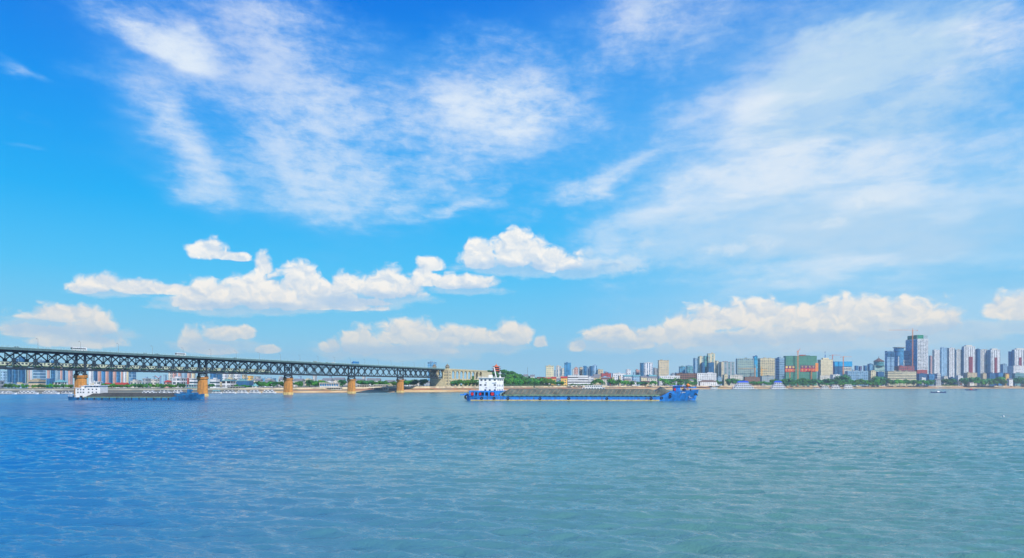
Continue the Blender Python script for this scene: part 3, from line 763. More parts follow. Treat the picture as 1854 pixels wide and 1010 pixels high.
for k in range(nn+1):       # diagonal lashings over the heap
    x = sx(914) + (sx(1186)-sx(914))*k/nn; z1 = sz(704.9)
    mb.bar((x-1.3, -11.0, 4.9), (x+.5, -7.9, 7.2), .10).bar((x+.5, -7.9, 7.2), (x+1.5, -6.5, z1), .10)
mb.build('lashings', M['rope'], ship)
mb = MB()
for k in range(34):         # scalloped green hem
    x0 = sx(912) + (sx(1190)-sx(912))*k/34; x1 = sx(912) + (sx(1190)-sx(912))*(k+1)/34; xm = (x0+x1)/2
    for sg in (-1, 1):
        y = sg*11.0
        mb.add([(x0, y, 4.6), (x1, y, 4.6), (x1, y*1.02, 3.9), (xm, y*1.05, 3.25), (x0, y*1.02, 3.9), (x0, y-.3*sg, 4.6), (x1, y-.3*sg, 4.6), (x1, y-.3*sg, 3.9), (xm, y-.3*sg, 3.2), (x0, y-.3*sg, 3.9)], [(0,1,2,3,4),(9,8,7,6,5),(0,5,6,1),(4,3,8,9),(3,2,7,8)])
mb.build('tarpaulin_hem', M['tarpedge'], ship)
# walkway rail along the coaming
mb = MB()
for k in range(60):
    x = sx(925) + (sx(1185)-sx(925))*k/59; mb.box(x-.05, x+.05, -11.9, -11.8, 3.0, 3.95)
mb.box(sx(925), sx(1185), -11.9, -11.82, 3.9, 3.98); mb.build('walkway_rail', M['greyd'], ship)
# stern gallery: open deck under the raised deck
mb = MB(); mb.box(sx(850), sx(908), -11.6, 11.6, 6.4, 7.5)
mb.add([(sx(908), y, z) for y in (-11.6, 11.6) for z in (6.4, 7.5)] + [(sx(917), y, 7.5) for y in (-11.6, 11.6)], [(0,4,1),(2,3,5),(1,4,5,3),(0,2,5,4)])
for px in (852, 860, 866, 878, 886, 898, 903): mb.box(sx(px)-.5, sx(px)+.5, -11.5, -11.1, 3.5, 6.4); mb.box(sx(px)-.5, sx(px)+.5, 11.1, 11.5, 3.5, 6.4)
mb.add([(sx(896), y, z) for y in (-11.45, -11.0) for z in (3.4,)] + [(sx(909), y, 6.4) for y in (-11.45, -11.0)] + [(sx(896), y, 6.4) for y in (-11.45, -11.0)], [(0,2,4),(1,5,3),(0,1,3,2)])
mb.build('raised_deck', M['blue'], ship)
MB().box(sx(856), sx(896), -8.5, 8.5, 3.5, 6.4).build('engine_house', M['glassb'], ship)
rb = MB().torus((0,0,0), .62, .34, 'y', 14, 6).ring([[(.5*math.cos(a*math.pi/6), y, .5*math.sin(a*math.pi/6)) for a in range(12)] for y in (-.1, .1)]).mesh('life_ring', M['red'])
for px, s_ in ((856, 1.25), (870, .95), (892, 1.35)):
    o = inst(rb, 'life_ring', ship, (sx(px), -11.75, 5.0)); o.scale = (s_, 1, s_)
dk = MB().box(-.9, .9, -.05, .05, -.7, .7).mesh('opening', M['dark'])
for px in (864.5, 875, 881, 887): inst(dk, 'opening', ship, (sx(px), -8.56, 5.1))
# white superstructure with a chamfered front
xa, xm_, xf = sx(867.5), sx(899.5), sx(911.5)
foot = [(xa, -6.8), (xm_, -6.8), (xf, -2.6), (xf, 2.6), (xm_, 6.8), (xa, 6.8)]
zs = [7.5, 16.9]
mb = MB().ring([[(x, y, z) for x, y in foot[::1]] for z in zs]); cabin = mb.build('superstructure', M['white'], ship)
MB().ring([[(x*1.0 + (1.6 if x > 0 or x > xm_-1 else -.8)*0 + (0.9 if x >= xm_ else -1.2), y*1.16, z) for x, y in foot] for z in (16.9, 17.35)]).build('roof', M['white'], cabin)
mb = MB()
for z in (17.9, 18.4): mb.box(xa-.6, xm_, -7.4, -7.34, z, z+.06)
for k in range(12): x = xa-.5 + (xm_-xa)*k/11; mb.box(x-.04, x+.04, -7.4, -7.33, 17.3, 18.45)
mb.build('roof_rail', M['white'], cabin)
MB().box(sx(884.5), sx(891.5), -2.5, 2.5, 17.35, 19.3).build('deck_house', M['white'], cabin)
for py, pxs in ((685.5, (872, 879, 887, 896)), (694.5, (870.5, 879, 896)), (703.8, (879, 887, 896))):
    for px in pxs: inst(winm, 'window', cabin, (sx(px), -6.84, sz(py)-.9)).scale = (1.35, 1, 1.15)
ang = math.atan2(4.2, xf-xm_)
for py in (695.5, 703.5):
    for q in (.15, .38, .61, .84): inst(slit, 'window', cabin, (xm_+(xf-xm_)*q+.03, -6.84+4.2*q, sz(py)-.9), ang)
for py in (685.5,):
    for q in (.2, .5, .8): inst(winm, 'window', cabin, (xm_+(xf-xm_)*q+.03, -6.84+4.2*q, sz(py)-.9), ang)
for y in (-1.6, 0, 1.6): inst(winm, 'window', cabin, (xf+.03, y, sz(685.5)-.9), math.pi/2)
mb = MB()     # small balconies and air units
for px, py in ((866.5, 690.5), (865.5, 700.5)): mb.box(sx(px)-1.2, sx(px)+.6, -6, -3, sz(py)-.2, sz(py))
mb.box(sx(892), sx(898), -7.6, -6.8, sz(692)-.2, sz(692)); mb.build('balcony', M['white'], cabin)
au = MB().box(-.5, .5, -.35, 0, -.35, .35).mesh('air_unit', M['grey'])
for px, py in ((880.5, 691.2), (880.5, 700), (897.5, 690.8), (897.5, 700)): inst(au, 'air_unit', cabin, (sx(px), -6.8, sz(py)-.6))
MB().bar((sx(898.5), 0, 17.3), (sx(894.2), 0, 25.4), .75, .75).build('mast', M['white'], ship)
m2 = MB().bar((sx(905), 1, 17.3), (sx(905.4), 1, 22.2), .28).bar((sx(902.6), 1, 20.3), (sx(908), 1, 20.3), .3).bar((sx(903.6), 1, 21.4), (sx(907.2), 1, 21.7), .22).cyl(sx(905.2), 1, 17.3, 18.8, .9, .5, 8)
m2.build('radar_mast', M['white'], ship)
for px, py in ((873, 720.8), (895, 720.6), (920, 721), (977, 721.2), (1028, 721), (1096, 721.2), (1175, 720.8), (1193.5, 719.8)): inst(tyre, 'tyre', ship, (sx(px), -12.25, sz(py)-.0)).scale = (1.25, 1, 1.25)
for px, py in ((1209, 713.2), (1209, 717.5)): inst(tyre, 'tyre', ship, (sx(px), -11.95, sz(py))).scale = (1.25, 1, 1.25)
mb = MB()
for z, s_ in ((2.6, 1.6), (2.9, 1.0)): mb.torus((xs-.2, -6.5, z), s_, .35, 'y', 12, 6)
mb.build('stern_fender', M['rubber'], ship)
mb = MB().bar((xs+.8, -9.5, 4.0), (xs+1.0, -9.5, 7.6), .25).bar((xs+1.0, -9.5, 7.6), (xs+3.4, -10, 8.6), .2).bar((xs+.5, 9.5, 4.0), (xs+1.0, 9.5, 7.6), .25).bar((xs+1, -9.5, 5.6), (xs+1, 9.5, 5.6), .15)
mb.build('stern_davit', M['rubber'], ship)
MB().bar((sx(833.5), -6, sz(714.7)), (xs+1, -6, sz(714.4)), 1.1, .9).bar((sx(840), -5, sz(713)), (xs+.5, -5, sz(713)), .9, .8).build('stern_boom', M['blue'], ship)
# bow: house, canopy, gear, ship's name in white marks, bow markings
bow = MB().box(sx(1223), sx(1231), -5, 5, 7.2, 10.9).box(sx(1216.5), sx(1240), -6.2, 6.2, 10.9, 11.5)
bow.box(sx(1239)-.1, sx(1239)+.1, -6, -5.8, 7.2, 10.9); bow.add([(sx(1240), y, z) for y in (-1.4, 1.4) for z in (9.2, 9.8)] + [(sx(1262.5), y, z) for y in (-1.4, 1.4) for z in (9.5, 10.6)], [(0,4,5,1),(2,3,7,6),(1,5,7,3),(0,2,6,4),(4,6,7,5)])
bow.build('forecastle_house', M['blue'], ship)
MB().bar((sx(1226.5), 0, 11.4), (sx(1226.8), 0, 14.6), .3).bar((sx(1224.6), 0, 13.2), (sx(1228.8), 0, 13.2), .18).build('fore_mast', M['white'], ship)
MB().lathe(sx(1246), -3, [(.2, 10.4), (1.1, 10.9), (1.5, 11.7), (1.1, 12.5), (.3, 13.0)], 10).cyl(sx(1246), -3, 8, 10.6, .25).build('mooring_float', M['orange'], ship)
MB().cyl(sx(1243), 2, 8, 14.6, .12).build('flag_staff', M['grey'], ship)
inst(rb, 'life_ring', ship, (sx(1221), -5.3, 8.5))
for px in (1236, 1241, 1250): MB().cyl(sx(px), -4.5, 7.6, 8.8, .5, n=8).build('bollard', M['rubber'], ship)
MB().box(sx(1237), sx(1239), -5.5, -3.5, 7.5, 8.9).build('windlass', M['rubber'], ship)
mb = MB(); rr = random.Random(2)
def hull_y(x, z):        # near side of the hull skin at x, z
    for (a, b) in zip(stn, stn[1:]):
        if a[0] <= x <= b[0]:
            f = (x-a[0])/(b[0]-a[0]); bd = a[1]+(b[1]-a[1])*f; bw = a[2]+(b[2]-a[2])*f; zd = a[3]+(b[3]-a[3])*f
            return -(bw + (bd-bw)*min(1, z/zd))
    return -12
for k in range(5):         # four or five characters of the name
    x = sx(1228.2) + k*.86; z = sz(709.6); y = hull_y(x, z) - .12
    mb.box(x-.3, x+.3, y, y+.1, z+.42, z+.55).box(x-.34, x+.34, y, y+.1, z-.02, z+.1).box(x-.06, x+.06, y, y+.1, z-.5, z+.6)
    mb.box(x-.34, x-.22, y, y+.1, z-.5, z+.3)
    if k % 2: mb.box(x+.2, x+.32, y, y+.1, z-.5, z+.3)
mb.build('ship_name', M['white'], ship)
mb = MB()
for (dx, dz, w, h_) in ((0, 0, .12, 1.5), (-.5, .1, 1.0, .14), (.5, -.5, .8, .12), (0, .7, .4, .12), (1.6, -.7, 1.6, .12)):
    x = sx(1247)+dx; z = sz(718)+dz; y = hull_y(x, max(.3, z)) - .3; mb.box(x-w/2, x+w/2, y, y+.2, z-h_/2, z+h_/2)
mb.build('draught_marks', M['white'], ship)
x = sx(1259.5); mb = MB().torus((x, hull_y(x, 4.6)-.3, sz(713.2)), .6, .3, 'y').bar((x+.3, hull_y(x, 5)-.3, sz(712)), (x+1.6, hull_y(x, 4)-.1, sz(715.5)), .5)
mb.build('anchor', M['rubber'], ship)
foam = paint('foam', (.62,.70,.72), .9)
def foam_strip(parent, pts, w, seedv):
    rr_ = random.Random(seedv); mb = MB()
    for (x, y) in pts:
        for q in range(3):
            a = rr_.uniform(0, 6.28); cx, cy = x + rr_.uniform(-1.6, 1.6), y + rr_.uniform(-w, w)
            n = 6; mb.add([(cx + rr_.uniform(.5, 1.5)*math.cos(a+k*6.283/n), cy + rr_.uniform(.3, .7)*math.sin(a+k*6.283/n), .16 + rr_.uniform(0, .14)) for k in range(n)], [tuple(range(n))])
    return mb.build('bow_wave', foam, parent)
foam_strip(ship, [(sx(1262)-k*1.1, -1.2-k*.42) for k in range(12)], .5, 1)
# ---- the low barge passing under the bridge
kb = 518/FPX
def bx(px): return (px-246)*524/FPX
def bz(py): return CAM_H + (697.0-py)*kb
b2 = empty('cargo_barge', ((246-927)*524/FPX, 527, 0), 0, 'low cyan-blue barge with dark cargo cover, passing in front of the first bridge piers', 'barge')
x0, x1 = bx(125), bx(367)
st2 = [(x0, 5, 3, 2.6), (x0+2, 7.6, 6.5, 2.5), (x0+8, 8.5, 8.5, 1.9), (bx(160), 8.5, 8.5, 1.7), (bx(312), 8.5, 8.5, 1.7), (bx(322), 8.5, 8.2, 2.6), (bx(334), 8.4, 7, 3.6), (bx(350), 7.4, 4.6, 4.1), (bx(361), 4.0, 1.4, 4.5), (x1, .3, .15, 4.8)]
h2 = MB().ring(hull_secs(st2)).build('hull', M['blue2'], b2)
mb = MB(); 
for k in range(12):
    x = bx(166)+(bx(312)-bx(166))*k/11; mb.box(x-.35, x+.35, -8.75, -8.5, .4, 1.75).box(x-.35, x+.35, 8.5, 8.75, .4, 1.75)
mb.build('fender_post', M['rubber'], h2)
heap(bx(158), bx(330), 7.6, 1.75, bz(713.6), .66, 22, 4).build('cargo_tarpaulin', M['tarp2'], b2)
MB().box(bx(160), bx(326), -8.2, -7.5, 1.7, 2.5).build('coaming', M['tarpedge'], b2)
cab = MB().box(bx(159), bx(184), -5, 5, 2.0, bz(699.8)).box(bx(139), bx(159.2), -4.6, 4.6, 2.0, bz(704)).box(bx(148), bx(160), -3.5, 3.5, 4, bz(700.5))
cab = cab.build('deckhouse', M['white'], b2)
MB().box(bx(156), bx(185.4), -6.2, 6.2, bz(699.8), bz(698.8)).box(bx(144.5), bx(160), -4, 4, bz(700.5), bz(699.9)).box(bx(138), bx(150), -5, 5, bz(704), bz(703.3)).build('roof', M['white'], cab)
for px, py in ((148.5, 706.9), (153.5, 706.9), (148.5, 711.8), (153.5, 711.8), (143.5, 706.9), (143.5, 711.8), (163.5, 706.2), (170.5, 706.2), (177.5, 706.2), (163.5, 711.6), (170.5, 711.6), (177.5, 711.6), (168,701.2),(174,701.2),(179,701.2)):
    inst(winm, 'window', cab, (bx(px), -5.06 if px > 159 else -4.66, bz(py))).scale = (.95, 1, .85)
MB().bar((bx(166), 0, bz(699)), (bx(166.4), 0, bz(690)), .3).bar((bx(161), 1, bz(699)), (bx(160), 1, bz(693)), .25).bar((bx(164.3), 0, bz(692.5)), (bx(168.4), 0, bz(692.5)), .15).build('mast', M['white'], b2)
mb = MB().box(bx(318), bx(345), -5.5, 5.5, 3.0, 4.9).box(bx(338), bx(352), -4, 4, 4.2, 5.6).box(bx(337.5), bx(341.5), -2, 2, 4.6, 8.2).box(bx(326), bx(331), -3, 3, 4.6, 5.9).bar((bx(342), 0, 6.5), (bx(345.5), 0, 7.6), .8)
mb.build('forecastle_house', M['blue2'], b2)
mb = MB(); 
for px in (128, 131, 134, 139, 156, 160): mb.bar((bx(px), -5.5, 2.0), (bx(px), -5.5, 3.9), .15)
mb.box(bx(127), bx(142), -5.6, -5.4, 3.8, 3.95).build('stern_rail', M['white'], b2)
mb = MB().cyl(bx(136), -4, 2.2, 3.8, .6).cyl(bx(132), 2, 2.2, 4.4, .5).box(bx(150), bx(153), -6.5, -5.4, 1.9, 3.2); mb.build('deck_gear', M['dark'], b2)
for px in (150, 158): inst(tyre, 'tyre', b2, (bx(px), -8.7, 1.3))
foam_strip(b2, [(x1-2-k*1.0, -1.0-k*.4) for k in range(9)], .5, 2)
# ================================================================ moored boats
def boat(px0, px1, ytop, label, hullm='white', decks=2, Y=None, roofm='white', name='moored_boat', cat='boat', group=None, hullh=1.2, topw=.8, dz=14):
    pc_ = (px0+px1)/2; Y = Y or shoreY(pc_) - dz
    L = (px1-px0)/FPX*Y; Xc = W_(pc_, Y); H = Zp(pc_, ytop, Y)
    r_ = empty(name, (Xc, Y, 0), 0, label, cat, group)
    B = max(1.6, min(6, L*.13))
    s_ = [(-L/2, B*.7, B*.55, hullh*1.1), (-L/2+L*.06, B, B*.9, hullh), (L/2-L*.2, B, B*.9, hullh), (L/2-L*.07, B*.6, B*.35, hullh*1.25), (L/2, .1, .05, hullh*1.6)]
    MB().ring(hull_secs(s_, -.6)).build('hull', M[hullm], r_); MB().box(-L/2+L*.05, L/2-L*.1, -B*1.01-.06, -B*.9, .05, .5).build('waterline_stripe', M['greyd'], r_)
    dh = (H-hullh)/(decks+.15)
    body = MB()
    tops = []
    for d in range(decks):
        f = 1 - d*(1-topw)/max(1, decks-1) if decks > 1 else topw
        l0, l1 = -L*.46*f, L*.34*f - (L*.03*d)
        body.box(l0, l1, -B*.82*(1-.06*d), B*.82*(1-.06*d), hullh*.9+dh*d, hullh+dh*(d+1)-.25)
        tops.append((l0, l1, B*.82*(1-.06*d), hullh+dh*(d+1)))
    b_ = body.build('deckhouse', M['white'], r_)
    rf = MB()
    for (l0, l1, b, z) in tops: rf.box(l0-.5, l1+.7, -b-.45, b+.45, z-.25, z-.05)
    if roofm in ('blueroof', 'tealroof'):
        (l0, l1, b, z) = tops[-1]; rf.gable(l0, l1, -b, b, z-.04, z+dh*.75, .9, 'x', b*.9)
    rf.build('roof', M[roofm], r_)
    wm = MB().box(-.5, .5, -.04, .04, -.42, .42).mesh('window', M['glass'])
    for (l0, l1, b, z) in tops:
        n = max(2, min(8, int((l1-l0)/4.6)))
        for k in range(n): inst(wm, 'window', r_, (l0 + (l1-l0)*(k+.5)/n, -b-.05, z-dh*.5-.1)).scale = ((l1-l0)/n*.62, 1, dh*.62)
    MB().cyl(tops[-1][1]-1, 0, H-.1, H+min(3.5, dh*1.3), .12, .06, 6).bar((tops[-1][1]-2, 0, H+dh*.7), (tops[-1][1], 0, H+dh*.7), .1).build('mast', M['white'], r_)
    return r_
LB = [
 (-22,31,709.8,'white two-deck excursion boat moored at the far left edge under the bridge','white',2,'white'),
 (34,70,708.6,'white two-deck excursion boat with a raised stern cabin, second from the left edge','white',2,'white'),
 (78,108,708.3,'white three-deck ferry moored at the left bank before the columned white building','white',3,'white'),
 (112,131,709.2,'small white passenger boat moored just left of the first tan pier','white',2,'greyroof'),
 (258,284,708.0,'low white boat moored behind the low cyan barge, leftmost of the three there','white',2,'white'),
 (288,312,707.2,'white boat moored behind the low cyan barge, middle of the three there','white',2,'grey'),
 (314,333,706.6,'short white boat moored behind the low cyan barge, rightmost of the three there','white',2,'white'),
 (384,402,708.2,'white boat with teal roof moored just right of the second pier','white',2,'tealroof'),
 (404,428,706.6,'long white pleasure boat with purple-grey roof moored below the dark blue terrace building','white',2,'grey'),
 (430,450,706.8,'white boat moored between the second and third piers, below the teal pyramid kiosk','white',2,'white'),
 (452,472,706.2,'open-decked white boat moored left of the third pier','white',2,'white'),
 (476,500,705.8,'white motor yacht moored closest to the left side of the third pier','white',2,'white'),
 (1052,1103,696.2,'long white floating restaurant boat with two window rows behind the big barge cargo','white',2,'white'),
 (1284,1303,699.4,'small white boats hull just right of the big barge bow','white',1,'white'),
 (1325,1371,690.8,'large white floating pier house with bright blue roof','white',3,'blueroof'),
 (1395,1426,690.5,'white three-deck floating station with small blue pointed roof','white',3,'blueroof'),
 (1426,1437,701.0,'tiny dark workboat beside the floating station with the pointed roof','greyd',1,'greyroof'),
 (1471,1485,700.3,'small white launch, leftmost of the moored cluster below the cream clock-like tower','white',1,'white'),
 (1486,1503,697.2,'white patrol boat with dark bridge in the middle of the moored cluster','white',2,'greyd'),
 (1504,1523,694.6,'white two-deck tug with red funnel trim in the moored cluster','white',2,'redroof'),
 (1527,1546,694.0,'white two-deck vessel with mast at the right end of the moored cluster','white',2,'white'),
 (1546,1552,700.6,'tiny dark skiff at the very right end of the moored cluster','greyd',1,'greyroof'),
]
for (a, b, yt, lab, hm, dk_, rf_) in LB: boat(a, b, yt, lab, hm, dk_, roofm=rf_, topw=.62 if dk_ > 2 else .8)
# fishing boats on the open water
def sampan(px, py, wpx, label, cabm, c_label):
    Y = CAM_H*FPX/(py - yh(px)); L = wpx/FPX*Y
    r_ = empty('fishing_boat', (W_(px, Y), Y, 0), R(4), label, 'boat')
    s_ = [(-L/2, .35, .2, 1.9), (-L*.38, 1.2, .9, 1.25), (-L*.1, 1.7, 1.4, 1.0), (L*.25, 1.6, 1.3, 1.05), (L*.42, 1.0, .7, 1.6), (L/2, .2, .1, 2.3)]
    MB().ring(hull_secs(s_, -.5)).build('hull', paint('navy_hull_paint', (.012,.03,.16), .5), r_)
    n = 8
    MB().ring([[(x, 1.25*math.cos(math.pi*k/n), 1.0 + 1.7*math.sin(math.pi*k/n)) for k in range(n+1)] for x in (-L*.10, L*.05)]).build('canopy', cabm, r_)
    MB().box(-L*.3, -L*.14, -1.0, 1.0, 1.0, 1.5).build('cargo_box', M['greyd'], r_); MB().box(L*.1, L*.22, -.9, .9, 1.0, 1.6).build('cargo_box', M['greyd'], r_)
    MB().cyl(-L*.08, 0, 1, 4.6, .07, .04, 6).build('pole', M['grey'], r_); return r_
sampan(1699, 709.3, 29, 'narrow dark blue boat with white canopy, nearer of the two small boats at right', M['white'], '')
sampan(1758.5, 704.9, 22, 'narrow dark blue boat with red canopy, farther of the two small boats at right', M['red'], '').scale = (1, 1, 1.5)
# river buoy specks
by = empty('buoy', (W_(1817, 260), 260, 0), 0, 'tiny white float bobbing on open water at far right', 'buoy')
MB().lathe(0, 0, [(.1, -.2), (.35, 0), (.35, .25), (.1, .45)], 8).build('float', M['white'], by)
# ================================================================ the city
def fit(px0, px1, Y, d, split=None):
    u0, u1 = (px0-927)/FPX, (px1-927)/FPX
    if u0 >= 0:
        if split: d = Y*(((split-927)/FPX)/u0 - 1)
        else: d = min(d, .45*(u1-u0)*Y/max(u0, .02))
        return u0*(Y+d), u1*Y, d
    if u1 <= 0:
        if split: d = Y*(((split-927)/FPX)/u1 - 1)
        else: d = min(d, .45*(u1-u0)*Y/max(-u1, .02))
        return u0*Y, u1*(Y+d), d
    return u0*Y, u1*Y, d
def paint_of(c): return paint('render', c, .8, streak=.25)
C = dict(cream=rgb(224,212,176), pale=rgb(216,212,200), white=rgb(228,230,232), grey=rgb(168,174,178), bluegrey=rgb(152,184,204), blue=rgb(74,138,190), navy=rgb(52,96,140), beige=rgb(206,190,156),
  pink=rgb(210,168,156), red=rgb(176,78,72), dred=rgb(150,50,60), yellow=rgb(246,196,104), teal=rgb(120,170,176), lblue=rgb(160,196,222), dgrey=rgb(96,104,112), brown=rgb(140,104,84), green=rgb(84,140,118), lgreen=rgb(176,196,184), purple=rgb(120,100,140))
GL = dict(d=(.045,.085,.11), b=(.03,.13,.26), lb=(.06,.24,.42), t=(.05,.24,.26), k=(.02,.025,.035), c=(.02,.35,.55), n=(.035,.17,.12))
def fm(style, wall, g='d'):
    w = C[wall]; gl = GL[g]
    P_ = dict(win=(5.6,5.2,(.24,.74),(.3,.76)), big=(7.0,5.6,(.14,.86),(.25,.82)), grid=(6.4,5.4,(.12,.88),(.24,.84)), band=(60.0,5.6,(.0,1.0),(.40,.86)), glass=(5.5,6.4,(.05,.95),(.10,.97)), strip=(7.4,3.2,(.3,.68),(.05,.98)), half=(12.0,4.2,(.1,.58),(.2,.85)),
      small=(4.6,5.2,(.32,.68),(.35,.72)), huge=(8.5,6.2,(.12,.88),(.2,.85)))[style]
    return facade(style+'_facade', w, gl, P_[0], P_[1], P_[2], P_[3])
bld_n = 0
def building(px0, px1, yt, dY, style, wall, label, g='d', split=None, depth=None, roof='flat', name=None, cat=None, group=None, top=None, Y=None, panels=(), rot=0, slabs=0, zbase=None):
    """dY: metres behind the waterline; panels: (from, to, low, high, style, wall, glass) fractions of the front"""
    global bld_n; bld_n += 1; rr = random.Random(bld_n)
    pc_ = (px0+px1)/2; Y = Y or shoreY(pc_) + dY
    x0, x1, d = fit(px0, px1, Y, depth or rr.uniform(14, 22), split)
    Xc, Yc = (x0+x1)/2, Y + d/2; w = x1-x0
    H = Zp(pc_, yt, Y); zb = (zland(Xc) if zbase is None else zbase) - .4; hgt = H - zb
    if name is None: name = 'tower_block' if hgt > 45 else ('house' if roof in ('gable', 'hip') else 'building')
    global LASTB
    r_ = LASTB = empty(name, (Xc, Yc, zb), R(rot), label, cat or ('tower' if hgt > 45 else 'house' if roof in ('gable', 'hip') else 'building'), group)
    fac = fm(style, wall, g); a, b = w/2, d/2
    wl = MB().box(-a, a, -b, b, 0, hgt).build('wall', fac, r_)
    rm = paint_of(C[top] if top in C else tuple(c*.8 for c in C[wall])) 
    if roof == 'flat':
        p = .35
        mb = MB().box(-a-p, a+p, -b-p, -b+p, hgt-.3, hgt+1.0).box(-a-p, a+p, b-p, b+p, hgt-.3, hgt+1.0).box(-a-p, -a+p, -b+p, b-p, hgt-.3, hgt+1.0).box(a-p, a+p, -b+p, b-p, hgt-.3, hgt+1.0)
        mb.box(-a+p, a-p, -b+p, b-p, hgt-.1, hgt+.15); rf = mb.build('roof', rm, r_)
        if w > 9 and d > 6:
            for k in range(1 + (w > 40) + (w > 80)):
                cx = rr.uniform(-.6, .6)*a; ww = min(rr.uniform(2.2, 4.2), a*.4); hh = rr.uniform(2.2, 3.6)
                o = MB().box(cx-ww, cx+ww, -b*.45, b*.45, hgt+.15, hgt+hh).box(cx-ww-.3, cx+ww+.3, -b*.45-.3, b*.45+.3, hgt+hh, hgt+hh+.25).build('stair_house', rm, rf)
            if rr.random() < .5:
                cx = rr.uniform(-.7, .7)*a; MB().cyl(cx, -b*.2, hgt+.9, hgt+2.5, 1.0, n=10).box(cx-.8, cx+.8, -b*.2-.6, -b*.2+.6, hgt+.15, hgt+.9).build('water_tank', M['grey'], rf)
    elif roof in ('gable', 'hip'):
        rh = max(1.5, min(4.5, d*.28)); wl.data.clear_geometry(); wl.data.from_pydata(*(lambda q: (q.v, [], q.f))(MB().box(-a, a, -b, b, 0, hgt-rh))); wl.data.materials.clear() if False else None
        if not wl.data.materials: wl.data.materials.append(fac)
        rmm = {'redroof': M['redroof'], 'teal': M['tealroof'], 'brownroof': M['brownroof'], 'greyroof': M['greyroof'], 'blueroof': M['blueroof']}.get(top, M['greyroof'])
        MB().gable(-a, a, -b, b, hgt-rh, hgt, .7, 'x', min(w*.3, d*.5) if roof == 'hip' else 0).build('roof', rmm, r_)
    elif roof == 'net': MB().box(-a-.3, a+.3, -b-.3, b+.3, hgt-8, hgt+.5).build('sheeting', M['cyan'], r_)
    for (f0, f1, l0, l1, st_, wa_, gg_) in panels:
        MB().box(-a+w*f0, -a+w*f1, -b-.45, -b-.01, hgt*l0, hgt*l1+(.6 if l1 >= 1 else 0)).build('panel', fm(st_, wa_, gg_) if st_ else paint_of(C[wa_]), r_)
    if slabs:
        sl = MB()
        n = int(hgt/slabs)
        for k in range(1, n): sl.box(-a-.05, a+.05, -b-.9, -b-.01, k*slabs-.12, k*slabs+.85)
        sl.build('balcony', rm if top else paint_of(C[wall]), r_)
    return r_
# ---- left bank, behind the bridge
B = building
for a in [
 (-60,-28,668,400,'grid','bluegrey','blue-grey apartment tower beyond the left edge of view','b'), (-24,1,660,420,'strip','lblue','pale blue tower cut by the left edge of the photo, under the bridge','b'),
 (2,12,675,420,'win','lblue','pale narrow tower between the left edge and the dark blue towers','b'), (13,22,668,430,'glass','navy','narrow deep blue glass tower, first of the dark pair below the bridge','b'),
 (22.5,33,652,450,'glass','blue','blue glass tower whose top shows faintly through the truss','b'), (33.5,46,648.5,440,'glass','navy','darkest and tallest navy glass tower seen through the truss at left','b'),
 (47,51.5,668,470,'win','cream','slim cream tower right of the navy glass tower','d'), (52,54.5,670,500,'win','pink','sliver of pink tower beside the slim cream one','d'), (55,58.5,667,480,'strip','white','slim white tower left of the wide blue-grey slab','b'),
 (60,83,655,440,'band','bluegrey','wide blue-grey slab tower with white bands under the bridge','b'), (85,90.5,664,460,'strip','pink','slim pink tower between blue slabs left of the first pier','d'),
 (92,100,655,470,'glass','blue','blue tower left of the paired one, above the columned white building','b'), (100.5,108.5,658,480,'strip','bluegrey','grey-blue tower just right of the blue one, above the columned white building','b'),
 (109,113,662,460,'strip','pink','thin pink tower left of the first pier','d'), (113.5,118,660,450,'strip','navy','thin navy tower left of the first pier','b'), (119,122,665,470,'win','lblue','thin pale blue tower left of the first pier','b'),(123,132,666,450,'strip','pink','pink and blue striped tower touching the left side of the first pier','b'),
 (160.5,169,669,400,'strip','white','white tower immediately right of the first pier','d'),
 (170,176.5,663,430,'strip','navy','navy residential tower, first of the striped row right of the first pier','b'), (177,183.5,663.5,440,'strip','pink','pink striped tower, second of the row right of the first pier','b'), (184,190.5,663,430,'strip','blue','blue striped tower, third of the row right of the first pier','b'),
 (191,197,664,440,'strip','pink','pink striped tower, fourth of the row right of the first pier','b'), (197.5,204,664,430,'strip','navy','navy striped tower, fifth of the row right of the first pier','b'), (204.5,210.5,664.5,440,'strip','pink','pink striped tower, sixth of the row right of the first pier','b'), (211,217.5,665,430,'glass','blue','blue glass tower closing the striped row','b'),
 (219,223,667,450,'strip','pink','thin pink tower before the white pair','d'), (224,228.5,669,430,'win','white','left one of the thin white tower pair','d'), (229,233,669.5,440,'win','cream','right one of the thin white and cream tower pair','d'),
 (233.8,246.5,672,420,'glass','bluegrey','blue-grey office tower standing apart before the gap of sky','b'),
 (305,311.5,676,500,'win','pale','pale tower in haze above the red-roofed house','d'), (312,320,674,520,'win','pink','pinkish tower in haze above the white grid building','d'), (322,329,676,500,'strip','pink','orange-pink tower left of the second pier','b'), (330,338,675,520,'strip','bluegrey','blue-grey tower left of the second pier','b'), (339,346,676,500,'strip','pink','salmon tower nearer the second pier','d'), (347,354,677,500,'strip','cream','cream tower touching the second pier from the left','d'),
 (380.5,391,678,420,'glass','blue','blue glass block immediately right of the second pier','b'), (391.5,402,679,430,'glass','navy','dark blue glass block, second right of the second pier','b'),
 (403,412,676,500,'win','white','white tower, left of three pale ones under the bridge','d'), (413,423,678,480,'win','pale','pale tower, middle of three pale ones under the bridge','d'), (424,436,676,500,'win','white','off-white broad tower, right of three pale ones under the bridge','d'), (438,447,680,460,'win','beige','beige tower with stepped look under the bridge','d'), (448,459,682,430,'win','yellow','yellowish mid-rise left of the third pier','d'), (461,472,683,460,'win','grey','grey mid-rise left of the third pier','d'), (474,500,686,450,'glass','lblue','pale blue glass hall behind the trees left of the third pier','lb'),
]: B(*a)
